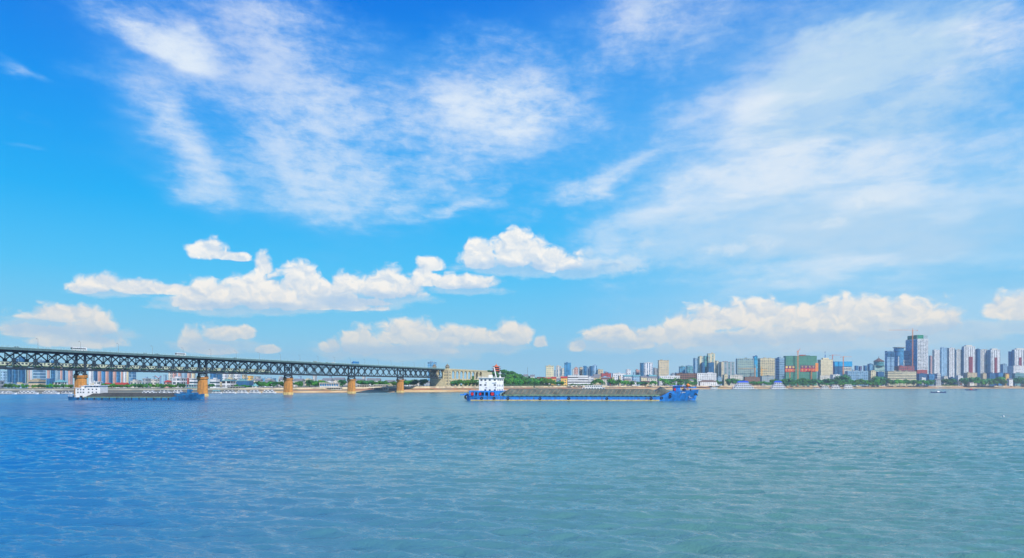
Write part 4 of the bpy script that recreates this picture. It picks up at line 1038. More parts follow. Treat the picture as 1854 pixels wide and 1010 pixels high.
for a in [
 (51.5,83,690.5,190,'band','beige','low beige office with striped window bands on the left bank','d'), (84,96,688,210,'glass','blue','square blue glass block between beige office and columned building','b'),
 (134,157,690,200,'win','white','white block half hidden by the first pier','d'), (170,186,693,190,'win','white','white apartment row with red gables right of the first pier','d'),
 (-30,8,692,180,'grid','grey','grey block at the left edge behind the moored boats','d'), (8,30,697,150,'win','bluegrey','low blue-grey block behind the leftmost trees','b'), (30,50,699,150,'win','lblue','low pale block left of the beige office','d'),
 (258,273,687.5,220,'win','grey','grey apartment block with red edge left of the small crane','d'), (273.5,289,689,225,'win','pale','pale grey apartment block, right twin behind the small crane','d'),
 (312,338,686,200,'grid','white','long white grid-windowed office left of the second pier','d'), (338.5,342,687,205,'win','red','narrow brick-red stair tower beside the long white office','d'), (343,358,686.5,200,'band','white','white banded block touching the second pier','d'),
 (380,398,688.5,170,'band','white','white building with horizontal bands right of the second pier','d'),
 (236,257,692.5,190,'win','pale','low pale row with chimneys behind the low barge','d'),
]: B(*a)
B(187,204,694.5,185,'win','pale','low apartment row with red roof, middle of three behind the left trees',roof='gable',top='redroof')
B(205,236,694,185,'win','white','low white row with patchy red roof, right of three behind the left trees',roof='gable',top='redroof')
B(297,311,689.5,190,'win','pink','pink house with bright red hipped roof behind the low barge',roof='hip',top='redroof')
B(402,427,690.5,120,'huge','white','white columned hall with flat teal roof right of the second pier','k',top='teal')
B(428,459,690.5,118,'big','navy','dark blue terrace building with teal roof, right of the columned hall','b',top='teal')
B(505,530,684,300,'win','white','white houses cluster behind the trees right of the third pier',roof='gable',top='greyroof')
B(531,552,686,260,'win','pale','pale house with dark gable right of the third pier',roof='gable',top='greyroof'); B(462,476,686,300,'win','pale','small pale house with grey gable left of the third pier',roof='gable',top='greyroof')
B(478,500,689,240,'win','white','white house under grey gable just left of the third pier',roof='gable',top='greyroof'); B(583,604,685,280,'win','white','white gabled house above the flat riverside pavilion',roof='gable',top='greyroof')
B(604,626,684,290,'win','pale','pale gabled house left of the fourth pier',roof='gable',top='greyroof'); B(643,662,686,260,'win','grey','grey gabled house right of the fourth pier',roof='gable',top='greyroof'); B(664,690,685,280,'win','white','white gabled house group between the fourth and fifth piers',roof='gable',top='greyroof')
B(733,745,688.5,150,'win','white','small white-gabled house among trees right of the fifth pier',roof='gable',top='greyroof')
B(774,790.5,656,700,'glass','lblue','pale blue glass office block rising behind the far bridge tower','lb',depth=12)
# columned white building with teal-grey hipped roof
col_b = B(98,122,689,175,'win','white','white columned hall with arched windows and teal roof left of the first pier','k',roof='hip',top='teal')
wme = MB().box(-.5,.5,-.06,.06,-1.2,1.2).mesh('arched_window', M['dark'])
for k in range(7):
    for z in (3.6, 8.2): inst(wme, 'arched_window', col_b, (-6.6+2.2*k, -9.2, z)).scale = (1,1,1)
# riverside pavilions on the promenade
def pavilion(px0, px1, yt, yb, dY, label, floors=1, canopy=None, glassm='glass', zsteps=True):
    Y = shoreY((px0+px1)/2) + dY; x0, x1 = W_(px0, Y), W_(px1, Y); a = (x1-x0)/2; pc_ = (px0+px1)/2
    z0, z1 = Zp(pc_, yb, Y), Zp(pc_, yt, Y); r_ = empty('riverside_pavilion', ((x0+x1)/2, Y+6, z0), 0, label, 'pavilion'); h_ = z1-z0
    MB().box(-a, a, -5, 6, -2.5, .4).box(-a+.4, a-.4, -3, 5.5, .4, h_-.6).build('wall', M['offwhite'], r_)
    fh = (h_-.6)/floors; rf = MB()
    for f in range(floors): rf.box(-a-.6, a+.6, -5.6, 6.4, fh*(f+1)-.15, fh*(f+1)+.6)
    rf.build('roof', M[canopy or 'offwhite'], r_)
    n = max(3, min(14, int(2*a/3.4))); wm = MB().box(-1,1,-.05,.05,-.5,.5).mesh('window', M[glassm]); pl = MB().box(-.2,.2,-.2,.2,0,fh).mesh('column', M['offwhite'])
    for f in range(floors):
        for k in range(n): inst(wm, 'window', r_, (-a+2*a*(k+.5)/n, -3.06, fh*(f+.5)+.2)).scale = (a/n*.8, 1, fh*.55)
        for k in range(n+1): inst(pl, 'column', r_, (-a+.3+(2*a-.6)*k/n, -4.9, fh*f))
    return r_
pavilion(578,612,693.4,701.5,42,'flat white riverside pavilion with long blue glass front between third and fourth piers',1,None,'glassb')
pavilion(566,616,701.6,706.4,30,'low white arcaded base terrace below the flat glass pavilion',1,None,'dark')
pavilion(641,702,702.0,706.8,32,'long white colonnade on the promenade from the fourth to the fifth pier',1,None,'dark')
pavilion(646,668,697.0,701.2,60,'small white two-level kiosk above the long colonnade, left one',1,None,'dark')
pavilion(676,701,696.5,702.0,50,'white two-storey kiosk beside the fifth pier',2,None,'dark')
pavilion(336,368,697.0,708,26,'teal-roofed ferry terminal hall left of the second pier',2,'tealroof','glassb')
pavilion(381,408,703,708.6,24,'low white boat-club hall right of the second pier',1,'white','glass')
pavilion(410,436,700.5,706.5,34,'grey-white terrace hall below the columned hall',2,'grey','dark')
pavilion(446,470,702.5,707.5,24,'white colonnaded landing under the teal pyramid kiosk',1,None,'dark')
ky = empty('kiosk', (W_(462, shoreY(462)+46), shoreY(462)+46, 6.2), 0, 'small kiosk with teal pyramid roof among trees left of the third pier', 'kiosk')
MB().box(-3,3,-3,3,0,3.2).build('wall', M['offwhite'], ky); MB().lathe(0,0,[(5.4,3.2),(3.0,5.2),(.2,7.4)],4).build('roof', M['tealroof'], ky)
# ---- middle bank
for a in [
 (988,1002.5,662.5,420,'small','cream','plain cream tower with central window strip, leftmost of the mid skyline','t'),
 (1003.2,1006,671,460,'win','grey','sliver of grey tower right of the cream one','d'),
 (1006.5,1016,663,560,'strip','pale','pale tower with blue strips left of the bright blue glass tower','b'), (1016.5,1021,666.5,540,'win','pale','thin beige tower touching the bright blue glass tower','d'),
 (1021.5,1033.5,657,520,'glass','blue','bright blue glass tower with slanted top, tallest of the mid cluster','lb'),
 (1039,1047,666,640,'win','pink','pinkish stepped tower right of the bright blue glass tower','d'), (1048.5,1055,665.5,640,'win','beige','slim beige tower left of the blue cluster','d'),
 (1056,1062,662.5,600,'glass','blue','first blue tower of the tight blue-grey cluster','b'), (1062.3,1067,664,620,'strip','bluegrey','second, grey-striped tower of the tight blue cluster','b'), (1067.3,1073,663,600,'glass','navy','third, darkest tower of the tight blue cluster','b'), (1073.3,1081,661.5,610,'strip','lblue','fourth tower of the blue cluster with pale terrace top','b'),
 (1081.5,1092,669,580,'win','beige','low beige stepped block right of the blue cluster','d'),
 (1150.5,1158,669.5,520,'win','pink','salmon-brown block left of the white and blue pair','d'),
 (1158.5,1164.5,657,430,'glass','navy','narrow navy glass end of the white and blue slab','b'),
 (1164.8,1182,656.5,440,'strip','white','white slab tower with broad blue glass strips','b'), (1182.5,1191,666.5,460,'strip','grey','low grey tower with dark strips between slab and the beige tower','k'),
 (1191,1211,652,330,'small','beige','beige tower with blue glass left face, standing alone','b'),
 (1229,1241,663,520,'glass','teal','teal glass block, left half behind the mid trees','lb'), (1241.5,1254.5,661.5,540,'glass','lblue','pale teal glass block, right half with grey front','t'),
]: B(*a)
B(1255,1263,648.5,420,'strip','bluegrey','dark-edged left tower of the stepped beige complex','b'); B(1263.3,1273,645,430,'half','cream','second stepped tower with cream fins','t'); B(1273.3,1280,644,450,'glass','teal','teal glass recess between the two cream towers','t'); B(1279.8,1294.5,639.5,425,'half','cream','tallest cream tower of the stepped complex','t')
B(1281,1293,656,400,'glass','navy','square navy glass block in front of the tallest cream tower','b'); B(1269,1276,656,405,'glass','navy','small navy glass block in front of the second stepped tower','b'); B(1294.8,1301,652.5,410,'win','cream','cream right shoulder of the stepped complex','d')
B(1301.5,1330,654.5,360,'half','grey','wide grey-beige slab with dark window grid right of the stepped complex','t',split=1306,panels=((.0,.16,0,1,'win','cream','d'),))
B(1332,1364.5,648.5,240,'grid','lgreen','wide blue-green gridded slab left of the cyan stair shaft','b',slabs=3)
B(1363,1371.5,644,270,'glass','blue','bright cyan stair shaft between the two gridded slabs','c',depth=16); B(1371.8,1403,648,245,'grid','cream','wide cream gridded slab right of the cyan stair shaft','d',slabs=3)
B(1403.5,1420,647,250,'band','bluegrey','blue-shadowed slab end with white balcony bands beside the green netting','b',split=1411,slabs=3)
# netted construction block with its banners
nb = B(1418.5,1479,643.5,230,'win','green','large block wrapped in green safety net with purple and red banners and an orange crane','n',depth=20,name='netted_block',cat='building site')
wN = (1479-1418.5)/FPX*(shoreY(1449)+230); hN = Zp(1449, 643.5, shoreY(1449)+230) - (9.8-.4); kN = (shoreY(1449)+230)/FPX; bN = -10.0
def nz(py): return Zp(1449, py, shoreY(1449)+230) - 9.4
def nx(px): return (px-1448.75)*kN
rrn = random.Random(4)
def banner(p0, p1, y0_, y1_, col, chcol, n, round_):
    o = MB().box(nx(p0), nx(p1), bN-.55, bN-.25, nz(y1_), nz(y0_)).build('banner', col, nb)
    mb = MB(); hh = (nz(y0_)-nz(y1_))*.34; zc = (nz(y0_)+nz(y1_))/2
    for k in range(n):
        x = nx(p0 + (p1-p0)*(k+.5)/n); w = hh*.95
        if round_: mb.ring([[(x+hh*1.1*math.cos(a*math.pi/8), y, zc+hh*1.1*math.sin(a*math.pi/8)) for a in range(16)] for y in (bN-.75, bN-.6)])
        else:
            mb.box(x-w, x+w, bN-.75, bN-.6, zc+hh*.5, zc+hh*.8).box(x-w*.15, x+w*.15, bN-.75, bN-.6, zc-hh, zc+hh).box(x-w*.8, x+w*.8, bN-.75, bN-.6, zc-hh*.2, zc+hh*.05)
            mb.box(x-w*(.9 if k % 2 else .2), x+w*(.2 if k % 2 else .9), bN-.75, bN-.6, zc-hh, zc-hh*.72)
    mb.build('lettering', chcol, o)
pur = paint('purple_cloth', rgb(112,60,104), .8); redb = paint('red_cloth', rgb(206,36,52), .8); gold = paint('gold_lettering', rgb(236,206,110), .7)
banner(1419, 1437.5, 660.8, 666.2, pur, gold, 3, True); banner(1447, 1474, 660.3, 665.6, pur, gold, 4, False)
banner(1419, 1437.5, 666.4, 672.2, redb, gold, 4, False); banner(1447, 1474, 665.8, 671.8, redb, gold, 4, False)
MB().box(nx(1474), nx(1479.3), bN-.5, bN-.1, nz(671), nz(656)).build('scaffold_panel', M['craneo'], nb); MB().box(nx(1448), nx(1458), -4, 4, hN+.4, nz(641)).build('rooftop_cabin', M['redroof'], nb)
for a in [
 (1480,1508,650,300,'small','cream','cream tower with blue wedge window and roof mast','k',1486),
]: ct = B(*a[:-1], split=a[-1])
Yc = shoreY(1494)+300; kc_ = Yc/FPX; zc_ = lambda py: Zp(1494, py, Yc) - (9.8-.4)
MB().ring([[(x, y, z) for x, y in ((-9*kc_/1.7,-6),(9*kc_/1.7,-6),(9*kc_/1.7,6),(-9*kc_/1.7,6))] for z in (zc_(650)+.2, zc_(646.5))]).build('penthouse', paint_of(C['cream']), ct)
MB().cyl(0,0,zc_(647),zc_(641),1.6,n=8).cyl(0,0,zc_(641),zc_(634.5),.7,.3,8).cyl(0,0,zc_(636.6),zc_(635),1.5,n=8).build('roof_mast', paint('mast_blue', rgb(90,130,190), .6), ct)
bf = -(ct.children[0].dimensions.y/2) if False else None
dct = max(v.co.y for v in ct.children[0].data.vertices)
MB().add([(-3.2*kc_, -dct-.4, zc_(652)), (3.4*kc_, -dct-.4, zc_(652)), (1.4*kc_, -dct-.4, zc_(657)), (1.0*kc_, -dct-.4, zc_(661)), (-1.6*kc_, -dct-.4, zc_(661)), (-1.8*kc_, -dct-.4, zc_(657))] + [(-3.2*kc_, -dct, zc_(652)), (3.4*kc_, -dct, zc_(652)), (1.4*kc_, -dct, zc_(657)), (1.0*kc_, -dct, zc_(661)), (-1.6*kc_, -dct, zc_(661)), (-1.8*kc_, -dct, zc_(657))], [(0,5,4,3,2,1)[::-1],(0,1,7,6),(1,2,8,7),(5,0,6,11)]).build('wedge_window', M['glassb'], ct)
cb = B(1508,1542,661.5,420,'big','navy','unfinished frame building with vivid cyan sheeting round its upper storeys','b',name='unfinished_building',cat='building site')
Yq = shoreY(1525)+420; dq = max(v.co.y for v in cb.children[0].data.vertices); hw = max(v.co.x for v in cb.children[0].data.vertices); zq = lambda py: Zp(1525, py, Yq) - 9.4
MB().box(-hw-1, hw+1, -dq-1.2, dq+1, zq(662), zq(653)).build('sheeting', M['cyan'], cb)
MB().box(-hw*.1, hw*.95, -dq-.9, -dq-.1, zq(675), zq(663)).build('panel', fm('band', 'pale', 'd'), cb)
for a in [
 (1547,1554,661,620,'glass','blue','small blue tower right of the cyan-sheeted site, left one','b'), (1554.5,1560.5,662,640,'strip','purple','small purple-blue tower right of the cyan-sheeted site, middle one','b'), (1563,1570,660.5,620,'glass','blue','blue block left of the domed building, lower one','b'), (1570.5,1581,657.5,600,'glass','bluegrey','blue-grey block touching the domed building','lb'),
]: B(*a)
# drum building with conical roof
db = B(1580,1602,660,480,'band','lgreen','teal banded block crowned by a glass drum with pointed brown roof','t')
Yd = shoreY(1591)+480; kd = Yd/FPX; zd_ = lambda py: Zp(1591, py, Yd) - 9.4
MB().cyl(0,0,zd_(660.5),zd_(652.5),8.3*kd,n=20).build('drum', fm('glass','teal','t'), db)
MB().lathe(0,0,[(9.3*kd,zd_(653)),(8.6*kd,zd_(652)),(3.4*kd,zd_(648.6)),(.5*kd,zd_(646.5)),(.2*kd,zd_(643))],20).build('cone_roof', M['brownroof'], db)
# blue and white office with disc-topped cylinder
of = B(1602,1651,634,520,'band','lblue','blue and white office complex with a disc-topped glass cylinder','b',split=1606,depth=26)
Yo = shoreY(1627)+520; ko = Yo/FPX; zo = lambda py: Zp(1627, py, Yo) - 9.4; do = max(v.co.y for v in of.children[0].data.vertices); ox = lambda px: (px-1627)*ko
MB().box(ox(1605), ox(1621), -do-1.4, -do-.02, zo(644), zo(635.5)).build('glass_crown', fm('glass','navy','b'), of)
MB().cyl(ox(1626.5), -do+3, zo(665), zo(628.6), 8.0*ko, n=24).build('glass_cylinder', fm('glass','blue','lb'), of)
MB().cyl(ox(1626.5), -do+3, zo(628.6), zo(627), 9.7*ko, n=24).build('roof_disc', M['grey'], of)
MB().box(ox(1621), ox(1628.5), -do-13, -do-4, 0, zo(644)).box(ox(1643.5), ox(1650.5), -do-13, -do-4, 0, zo(643.5)).build('white_block', fm('band','white','d'), of)
MB().box(ox(1628.6), ox(1643.4), -do-11, -do-4, 0, zo(650.5)).build('middle_wing', fm('band','white','k'), of)
B(1619,1656,661.5,360,'huge','red','brick-red hall with large white-framed bays below the office complex','d',split=1627,depth=30); B(1655,1679,668.5,340,'win','red','long low brick-red wing below the tallest tower','d')
tt = B(1640,1680.5,612,430,'grid','white','tallest tower, glazed left face in painted blue shade and white gridded right face, green crown','d',split=1661,name='tower_block')
Yt = shoreY(1660)+430; kt = Yt/FPX; zt = lambda py: Zp(1660, py, Yt) - 9.4; vv = [v.co for v in tt.children[0].data.vertices]; ax_, ay_ = max(v.x for v in vv), max(v.y for v in vv)
MB().box(-ax_-.5, -ax_-.02, -ay_-.2, ay_+.2, 0, zt(613)).build('blue_shade_face', fm('glass','lblue','lb'), tt)  # blue shade of this side is put into the glazing colour
MB().box(-ax_*.9, ax_*.35, -ay_*.8, ay_*.8, zt(612)+.5, zt(604.5)).build('crown', M['net'], tt)
mb = MB()
for q in (-.98, -.8, .45, .6, .75, .92): mb.box(ax_*q-.35, ax_*q+.35, -ay_*.9, -ay_*.9+.7, zt(612), zt(605.5))
mb.box(ax_*.35, ax_*.95, -ay_*.9, -ay_*.9+.5, zt(608)-.3, zt(608)+.3).build('roof_frame', M['grey'], tt)
# right-hand residential towers
for a in [
 (1681.5,1688.5,643,700,'win','pink','narrow pinkish tower in the gap right of the tallest tower','b',None),
 (1688,1702,632,420,'strip','white','white slim tower with dark left edge, first of the right-hand residential row','d',1691),
 (1702.3,1714.5,627.8,440,'strip','lblue','pale sky-blue tower, second of the right-hand residential row','b',1704),
 (1714.8,1728.8,628.5,420,'strip','white','white tower with dark centre strip, third of the right-hand residential row','k',1718),
 (1728.5,1741.5,631.5,450,'strip','pale','pale grey tower set back, fourth of the right-hand residential row','b',1731),
]: B(*a[:-1], split=a[-1])
def restower(px0, px1, yt, label, split, red0, red1, ry, dY=420):
    r_ = B(px0, px1, yt, dY, 'strip', 'white', label, 'd', split=split)
    vs_ = [v.co for v in r_.children[0].data.vertices]; ax, ay = max(v.x for v in vs_), max(v.y for v in vs_); H = max(v.z for v in vs_); Y = shoreY((px0+px1)/2)+dY; k = Y/FPX
    xo = lambda px: (px - split)*k - ax
    MB().box(xo(red0), xo(red1), -ay-1.2, -ay-.02, 0, Zp((px0+px1)/2, ry, Y)-9.4).build('red_bay', fm('win','dred','d'), r_)
    for f in (.12, .42, .74): MB().box(-ax+2*ax*f, -ax+2*ax*f+1.6, -ay-.9, -ay-.02, 0, H-8).build('pier_strip', paint_of(C['white']), r_)
    MB().box(-ax*.6, ax*.5, -ay*.7, ay*.7, H+.2, H+5).build('penthouse', paint_of(C['pale']), r_)
    MB().box(-ax-.5, -ax-.02, -ay, ay, 0, H-3).build('shaded_face', fm('strip','bluegrey','b'), r_)  # side away from the sun: its shade painted in as blue-grey
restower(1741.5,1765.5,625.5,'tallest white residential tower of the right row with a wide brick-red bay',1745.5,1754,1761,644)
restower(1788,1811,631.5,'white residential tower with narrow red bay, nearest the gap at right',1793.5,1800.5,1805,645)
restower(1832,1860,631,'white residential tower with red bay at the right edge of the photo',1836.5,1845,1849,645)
B(1765.5,1775,630.5,440,'strip','navy','navy and maroon faced tower between the two red-bayed ones','b'); B(1773,1787.5,631,460,'strip','pale','pale tower with blue edge right of the navy one','b',split=1775); B(1825.5,1832,634.5,450,'strip','blue','slim blue tower left of the edge-of-photo tower','b')
B(1811,1823.5,657.5,620,'strip','bluegrey','low blue-grey block in the gap between residential towers','b'); B(1866,1900,630,430,'strip','white','white residential tower beyond the right edge','d')
B(1823.5,1870,660.5,260,'win','white','white block with square windows at the right edge, blue shaded end','k',split=1835,depth=40); B(1832,1856,674,190,'band','teal','low teal block below the white block at the right edge','d')
# mid and low buildings, middle and right bank
for a in [
 (1027,1065,680,170,'band','white','long white apartment block with dark balcony bands, mid bank','k'), (1064,1075,684,165,'band','white','short white end block beside the long banded one','d'),
 (1087.5,1106.5,676,330,'win','red','brick-red block above the middle roofs','d'), (1108,1133,676,300,'win','white','long white building with blue roof edge above the middle roofs','d'),
 (1133,1142,669,320,'win','white','white block with rounded top storeys above the teal roofs','k'),
 (1192,1231,680,150,'win','white','long white building with square windows and brown roof line behind trees','k'),
 (1260,1297,675,230,'win','white','large white building with square windows below the stepped complex','k'), (1222,1262,675.5,300,'big','brown','brown and grey row under the pale teal glass blocks','k'),
 (1106,1112,683,160,'win','beige','narrow beige house end between trees','d'), (1119,1124,681,150,'win','beige','tall beige gable end between the middle trees','d'),
 (1503,1521,677,160,'win','white','low white block at the foot of the two slim cranes','d'),
 (1530,1572,670.5,170,'grid','bluegrey','blue-grey apartment row with white frames behind the riverside trees','b'), (1571,1586,670,165,'win','cream','cream gable-ended block right of the blue-grey row','k'),
 (1586,1601,672,190,'grid','navy','dark blue row right of the cream gable-ended block','b'),
 (1602,1659,671,150,'band','cream','long cream apartment block with green-tinted bands below the red hall','d'),
 (1659,1678,675,200,'win','navy','dark blue low houses right of the long cream block','d'), (1678,1692,676,190,'grid','blue','blue low block left of the white one','b'), (1692,1703,675,185,'band','white','small white banded block at foot of the residential row','d'),
 (1704,1716,680,200,'win','pale','pale low house left of the dark blue roofs','d'), (1717,1730,682,170,'win','navy','dark low block left of the white house with red sign','b'),
 (1745,1769,673.5,190,'win','beige','beige low block below the tallest residential tower','k'), (1775,1786,674.5,180,'win','beige','small beige block under the navy tower','k'), (1786,1802,674,190,'grid','navy','navy low block under the second red-bayed tower','b'), (1802,1817,673.5,200,'grid','blue','long blue low roof block left of the yellow house','b'),
 (1664,1676,682.5,120,'win','white','small white shed left of the white banded block','d'),
 (1480,1503,679,180,'win','pale','pale low terrace below the cream tower','d'), (1376,1402,680,180,'win','grey','grey podium with netting under the cream gridded slab','t'), (1346,1376,682,170,'win','brown','brown podium hoarding under the gridded slabs','d'),
 (1308,1318,678,170,'win','cream','cream house block below the wide grey-beige slab','k'), (1319,1345,679,190,'win','pale','pale low row left of the gridded slabs','d'), (1297,1307,682,190,'win','bluegrey','blue-grey low block behind trees left of the cream house block','b'),
]: B(*a)
wr = B(1730,1743,679,130,'win','white','white low house with orange-red sign','d'); dwr = max(v.co.y for v in wr.children[0].data.vertices)
MB().box(-2, 4, -dwr-.5, -dwr-.1, 4, 9).build('sign_panel', M['orange'], wr)
for a in [
 (998,1007,682,180,'win','yellow','yellow-orange house with dark red roof, left one','redroof'), (1015,1027,681,175,'win','yellow','yellow-orange house with dark red roof, right one','redroof'), (1007,1014,684,185,'win','lblue','narrow pale blue house between the two yellow ones','greyroof'),
 (984,998,683,260,'win','white','white house with red roof right of the hill trees','redroof'), (948,956,677.5,330,'win','white','small white house peeking over the hill trees, left one','greyroof'), (960,968,678,330,'win','white','small white house peeking over the hill trees, right one','greyroof'), (972,986,682,320,'win','pale','pale house with brown roof behind the hill trees','brownroof'),
 (1066,1086,680,240,'win','beige','beige house with grey roof above the moored restaurant boat','greyroof'), (1074,1088,677,330,'win','yellow','pale yellow house row left of the brick-red block','greyroof'),
 (1088,1104,683,200,'win','pale','pale house with brown roof under the brick-red block','brownroof'), (1128,1144,678,230,'win','white','white house with teal gabled roof','teal'), (1129,1142,684,170,'win','beige','beige house with grey roof between middle trees','greyroof'), (1144,1160,678,250,'win','lblue','pale house with teal roof left of the cream gables','teal'),
 (1158,1172,680,180,'win','cream','cream house with stepped gables','greyroof'), (1170,1190,681,200,'win','pale','grey-roofed shed row left of the long white building','greyroof'), (1174,1189,678,300,'win','pale','teal-walled hall with long roof below the grey tower','teal'), (1134,1152,688,110,'win','white','low white house with grey roof near the water, middle bank','greyroof'),
 (1160,1176,689,105,'win','beige','low beige cottage near the water, middle bank','brownroof'), (1240,1256,686,110,'win','cream','cream waterside villa with pale terrace','greyroof'), (1232,1242,690,90,'win','white','little white boathouse left of the cream villa','greyroof'),
 (1106,1119,689,120,'win','pale','pale cottage with brown roof near the moored restaurant boat','brownroof'),
 (1816,1827,673,180,'win','yellow','ochre house with peaked roof at right','brownroof'), (1822,1834,683,110,'win','white','low white waterside house right of the big round tree','greyroof'), (1780,1791,688,90,'win','white','tiny white hut beside the big round tree','greyroof'),
 (1750,1764,689,85,'win','pale','low pale wall house before the hedge end','greyroof'), (1690,1704,684,130,'win','grey','grey low hut by the hedge','greyroof'), (1848,1870,687,90,'win','pale','pale low house at the right edge','greyroof'),
]: B(*a[:-1], roof='gable', top=a[-1])
B(1265,1298,687.5,60,'win','white','white waterside block with brown hipped roof just right of the barge bow','k',roof='hip',top='brownroof')
B(1284,1302,696,40,'win','white','low white annex below the brown-roofed waterside block','k')
# hazy far towers that close the skyline
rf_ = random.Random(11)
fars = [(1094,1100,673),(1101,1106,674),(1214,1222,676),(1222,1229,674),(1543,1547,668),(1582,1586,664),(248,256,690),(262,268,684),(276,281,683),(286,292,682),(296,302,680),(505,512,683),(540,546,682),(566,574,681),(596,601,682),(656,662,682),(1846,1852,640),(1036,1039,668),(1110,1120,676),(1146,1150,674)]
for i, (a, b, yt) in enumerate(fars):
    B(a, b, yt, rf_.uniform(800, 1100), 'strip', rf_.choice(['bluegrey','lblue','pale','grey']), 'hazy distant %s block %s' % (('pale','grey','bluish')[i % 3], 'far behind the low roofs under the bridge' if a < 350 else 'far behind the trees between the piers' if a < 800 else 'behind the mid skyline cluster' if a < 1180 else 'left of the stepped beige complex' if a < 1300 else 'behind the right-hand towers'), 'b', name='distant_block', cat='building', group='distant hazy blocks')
# low rows filling the ground between things
fill = [(x, x+rf_.uniform(14, 24)) for x in list(range(-40, 130, 22)) + list(range(164, 330, 20)) + list(range(384, 800, 24)) + list(range(1000, 1860, 22))]
def FL(px):
    c = B_last; return 'low %s %s with %s roof %s' % (c[0], c[1], c[2], 'beneath the truss bridge' if px < 370 else 'between the bridge piers' if px < 800 else 'right of the pagoda hill' if px < 1250 else 'below the netted block and gridded slabs' if px < 1500 else 'among the right-hand trees')
for a, b in fill:
    B_last = ['', 'house', '']; yb_ = 699 if a < 400 else 690 if a < 800 else 685.5
    B(a, b, yb_ - rf_.uniform(0, 3.5), rf_.uniform(300, 380), rf_.choice(['win','band','win','big']), (wc := rf_.choice(['white','pale','cream','grey','beige','lblue'])), None, rf_.choice('dkb'), roof=(rc := rf_.choice(['flat','flat','gable'])), top=None, name='low_house', cat='house', group='low houses behind the tree line'); B_last = [{'lblue':'light blue'}.get(wc, wc), 'house' if rc == 'gable' else 'block', 'grey gabled' if rc == 'gable' else 'flat']; LASTB['label'] = FL(a)
# ---- pagoda on the hill
pg = empty('pagoda', (W_(898.5, 1650), 1650, 40.5), R(12), 'orange-roofed pagoda tower with upturned eaves on top of the green hill', 'pagoda')
pgo = paint('glazed_orange_tiles', rgb(222,112,44), .45, vary=.2, scale=.8); pgr = paint('pagoda_red', rgb(160,58,44), .6)
def eaves(z, r_, h_, up):
    secs = []
    for rr_, zz, u in ((r_, 0, up), (r_*.82, h_*.25, up*.25), (r_*.55, h_, 0)):
        sec = []
        for k in range(16):
            a = 2*math.pi*k/16; q = max(abs(math.cos(a)), abs(math.sin(a))); rad = rr_/q*(.92 if k % 4 == 2 else 1.0)
            c = abs(math.cos(a)*math.sin(a))*2
            sec.append((rad*math.cos(a), rad*math.sin(a), z+zz+u*(c**3)))
        secs.append(sec)
    return MB().ring(secs)
zc = 0
for k, (r_, h_) in enumerate([(11.5, 5.2), (10.3, 4.8), (9.3, 4.8)]):
    w_ = r_*.62
    lv = MB().box(-w_, w_, -w_, w_, zc, zc+h_).build('storey', pgr, pg)
    wn = MB().box(-w_*.8, w_*.8, -w_-.1, -w_-.02, zc+1.0, zc+h_-1.2).build('window', M['dark'], lv)
    MB().box(-w_-1.2, w_+1.2, -w_-1.2, w_+1.2, zc+.2, zc+1.0).build('balcony', pgr, lv)
    eaves(zc+h_-1.0, r_, 2.3, 1.9).build('roof', pgo, pg); zc += h_
MB().lathe(0, 0, [(6.2, zc+.9), (4.4, zc+2.2), (2.2, zc+3.9), (1.0, zc+5.2), (.9, zc+6.0), (.25, zc+6.6), (.15, zc+8.6)], 8).build('spire_roof', pgo, pg)
# ================================================================ cranes
def crane(px, ytop, dY, label, mat, jib, jy, back, w=2.0, luff=None, ybase=None):
    Y = shoreY(px) + dY; k = Y/FPX; x = W_(px, Y); zg = zland(x); r_ = empty('tower_crane', (x, Y, zg-.3), R(3), label, 'crane')
    H = Zp(px, ytop, Y) - zg; hj = Zp(px, jy, Y) - zg; mb = MB(); h = w/2
    for sx_ in (-h, h):
        for sy_ in (-h, h): mb.bar((sx_, sy_, 0), (sx_, sy_, hj), .42)
    z = 0; fl = 1
    while z < hj - w*1.2:
        for (p, q) in (((-h*fl, -h), (h*fl, -h)), ((-h*fl, h), (h*fl, h)), ((-h, -h*fl), (-h, h*fl)), ((h, -h*fl), (h, h*fl))): mb.bar((p[0], p[1], z), (q[0], q[1], z+w*1.2), .26)
        z += w*1.2; fl = -fl
    mast = mb.build('mast', mat, r_)
    MB().box(-h-.4, h+.4, -h-.4, h+.4, hj-.3, hj+1.4).box(h, h+1.5, -1, 1, hj, hj+2.2).build('cab', mat, r_)
    mb = MB()
    if luff:
        L, an = luff; mb.bar((0, 0, hj+1), (L*math.cos(an), 0, hj+1+L*math.sin(an)), 1.6, 1.2).bar((-4, 0, hj+1.6), (3, 0, hj+1), 2.2, 1.6); mb.build('jib', M['craner'], r_)
        MB().bar((0, 0, hj+1), (-1.5, 0, hj+9), .6).build('apex', mat, r_)
    else:
        j0, j1 = (jib-px)*k, (back-px)*k
        sg = 1 if j0 > 0 else -1
        for t in (-.6, .6): mb.bar((0, t, hj+1), (j0, t, hj+1), .3)
        mb.bar((0, 0, hj+2.2), (j0, 0, hj+1.9), .34); n = max(4, int(abs(j0)/3))
        for q in range(n): a = j0*q/n; b = j0*(q+.5)/n; c = j0*(q+1)/n; mb.bar((a, .6, hj+1), (b, 0, hj+2.1), .16); mb.bar((b, 0, hj+2.1), (c, -.6, hj+1), .16)
        mb.bar((0, 0, hj+1), (j1, 0, hj+1), .9, .5); mb.build('jib', mat, r_)
        MB().bar((0, 0, hj+1), (0, 0, H), .8, .8).bar((0, 0, H), (j0*.62, 0, hj+2), .14).bar((0, 0, H), (j1*.9, 0, hj+1.2), .14).build('apex', mat, r_)
        MB().box(min(j1, j1-1.8*sg*-1), max(j1, j1-1.8*sg*-1), -1.1, 1.1, hj-1.2, hj+1.4).build('counterweight', M['greyd'] if mat != M['craneo'] else M['craner'], r_)
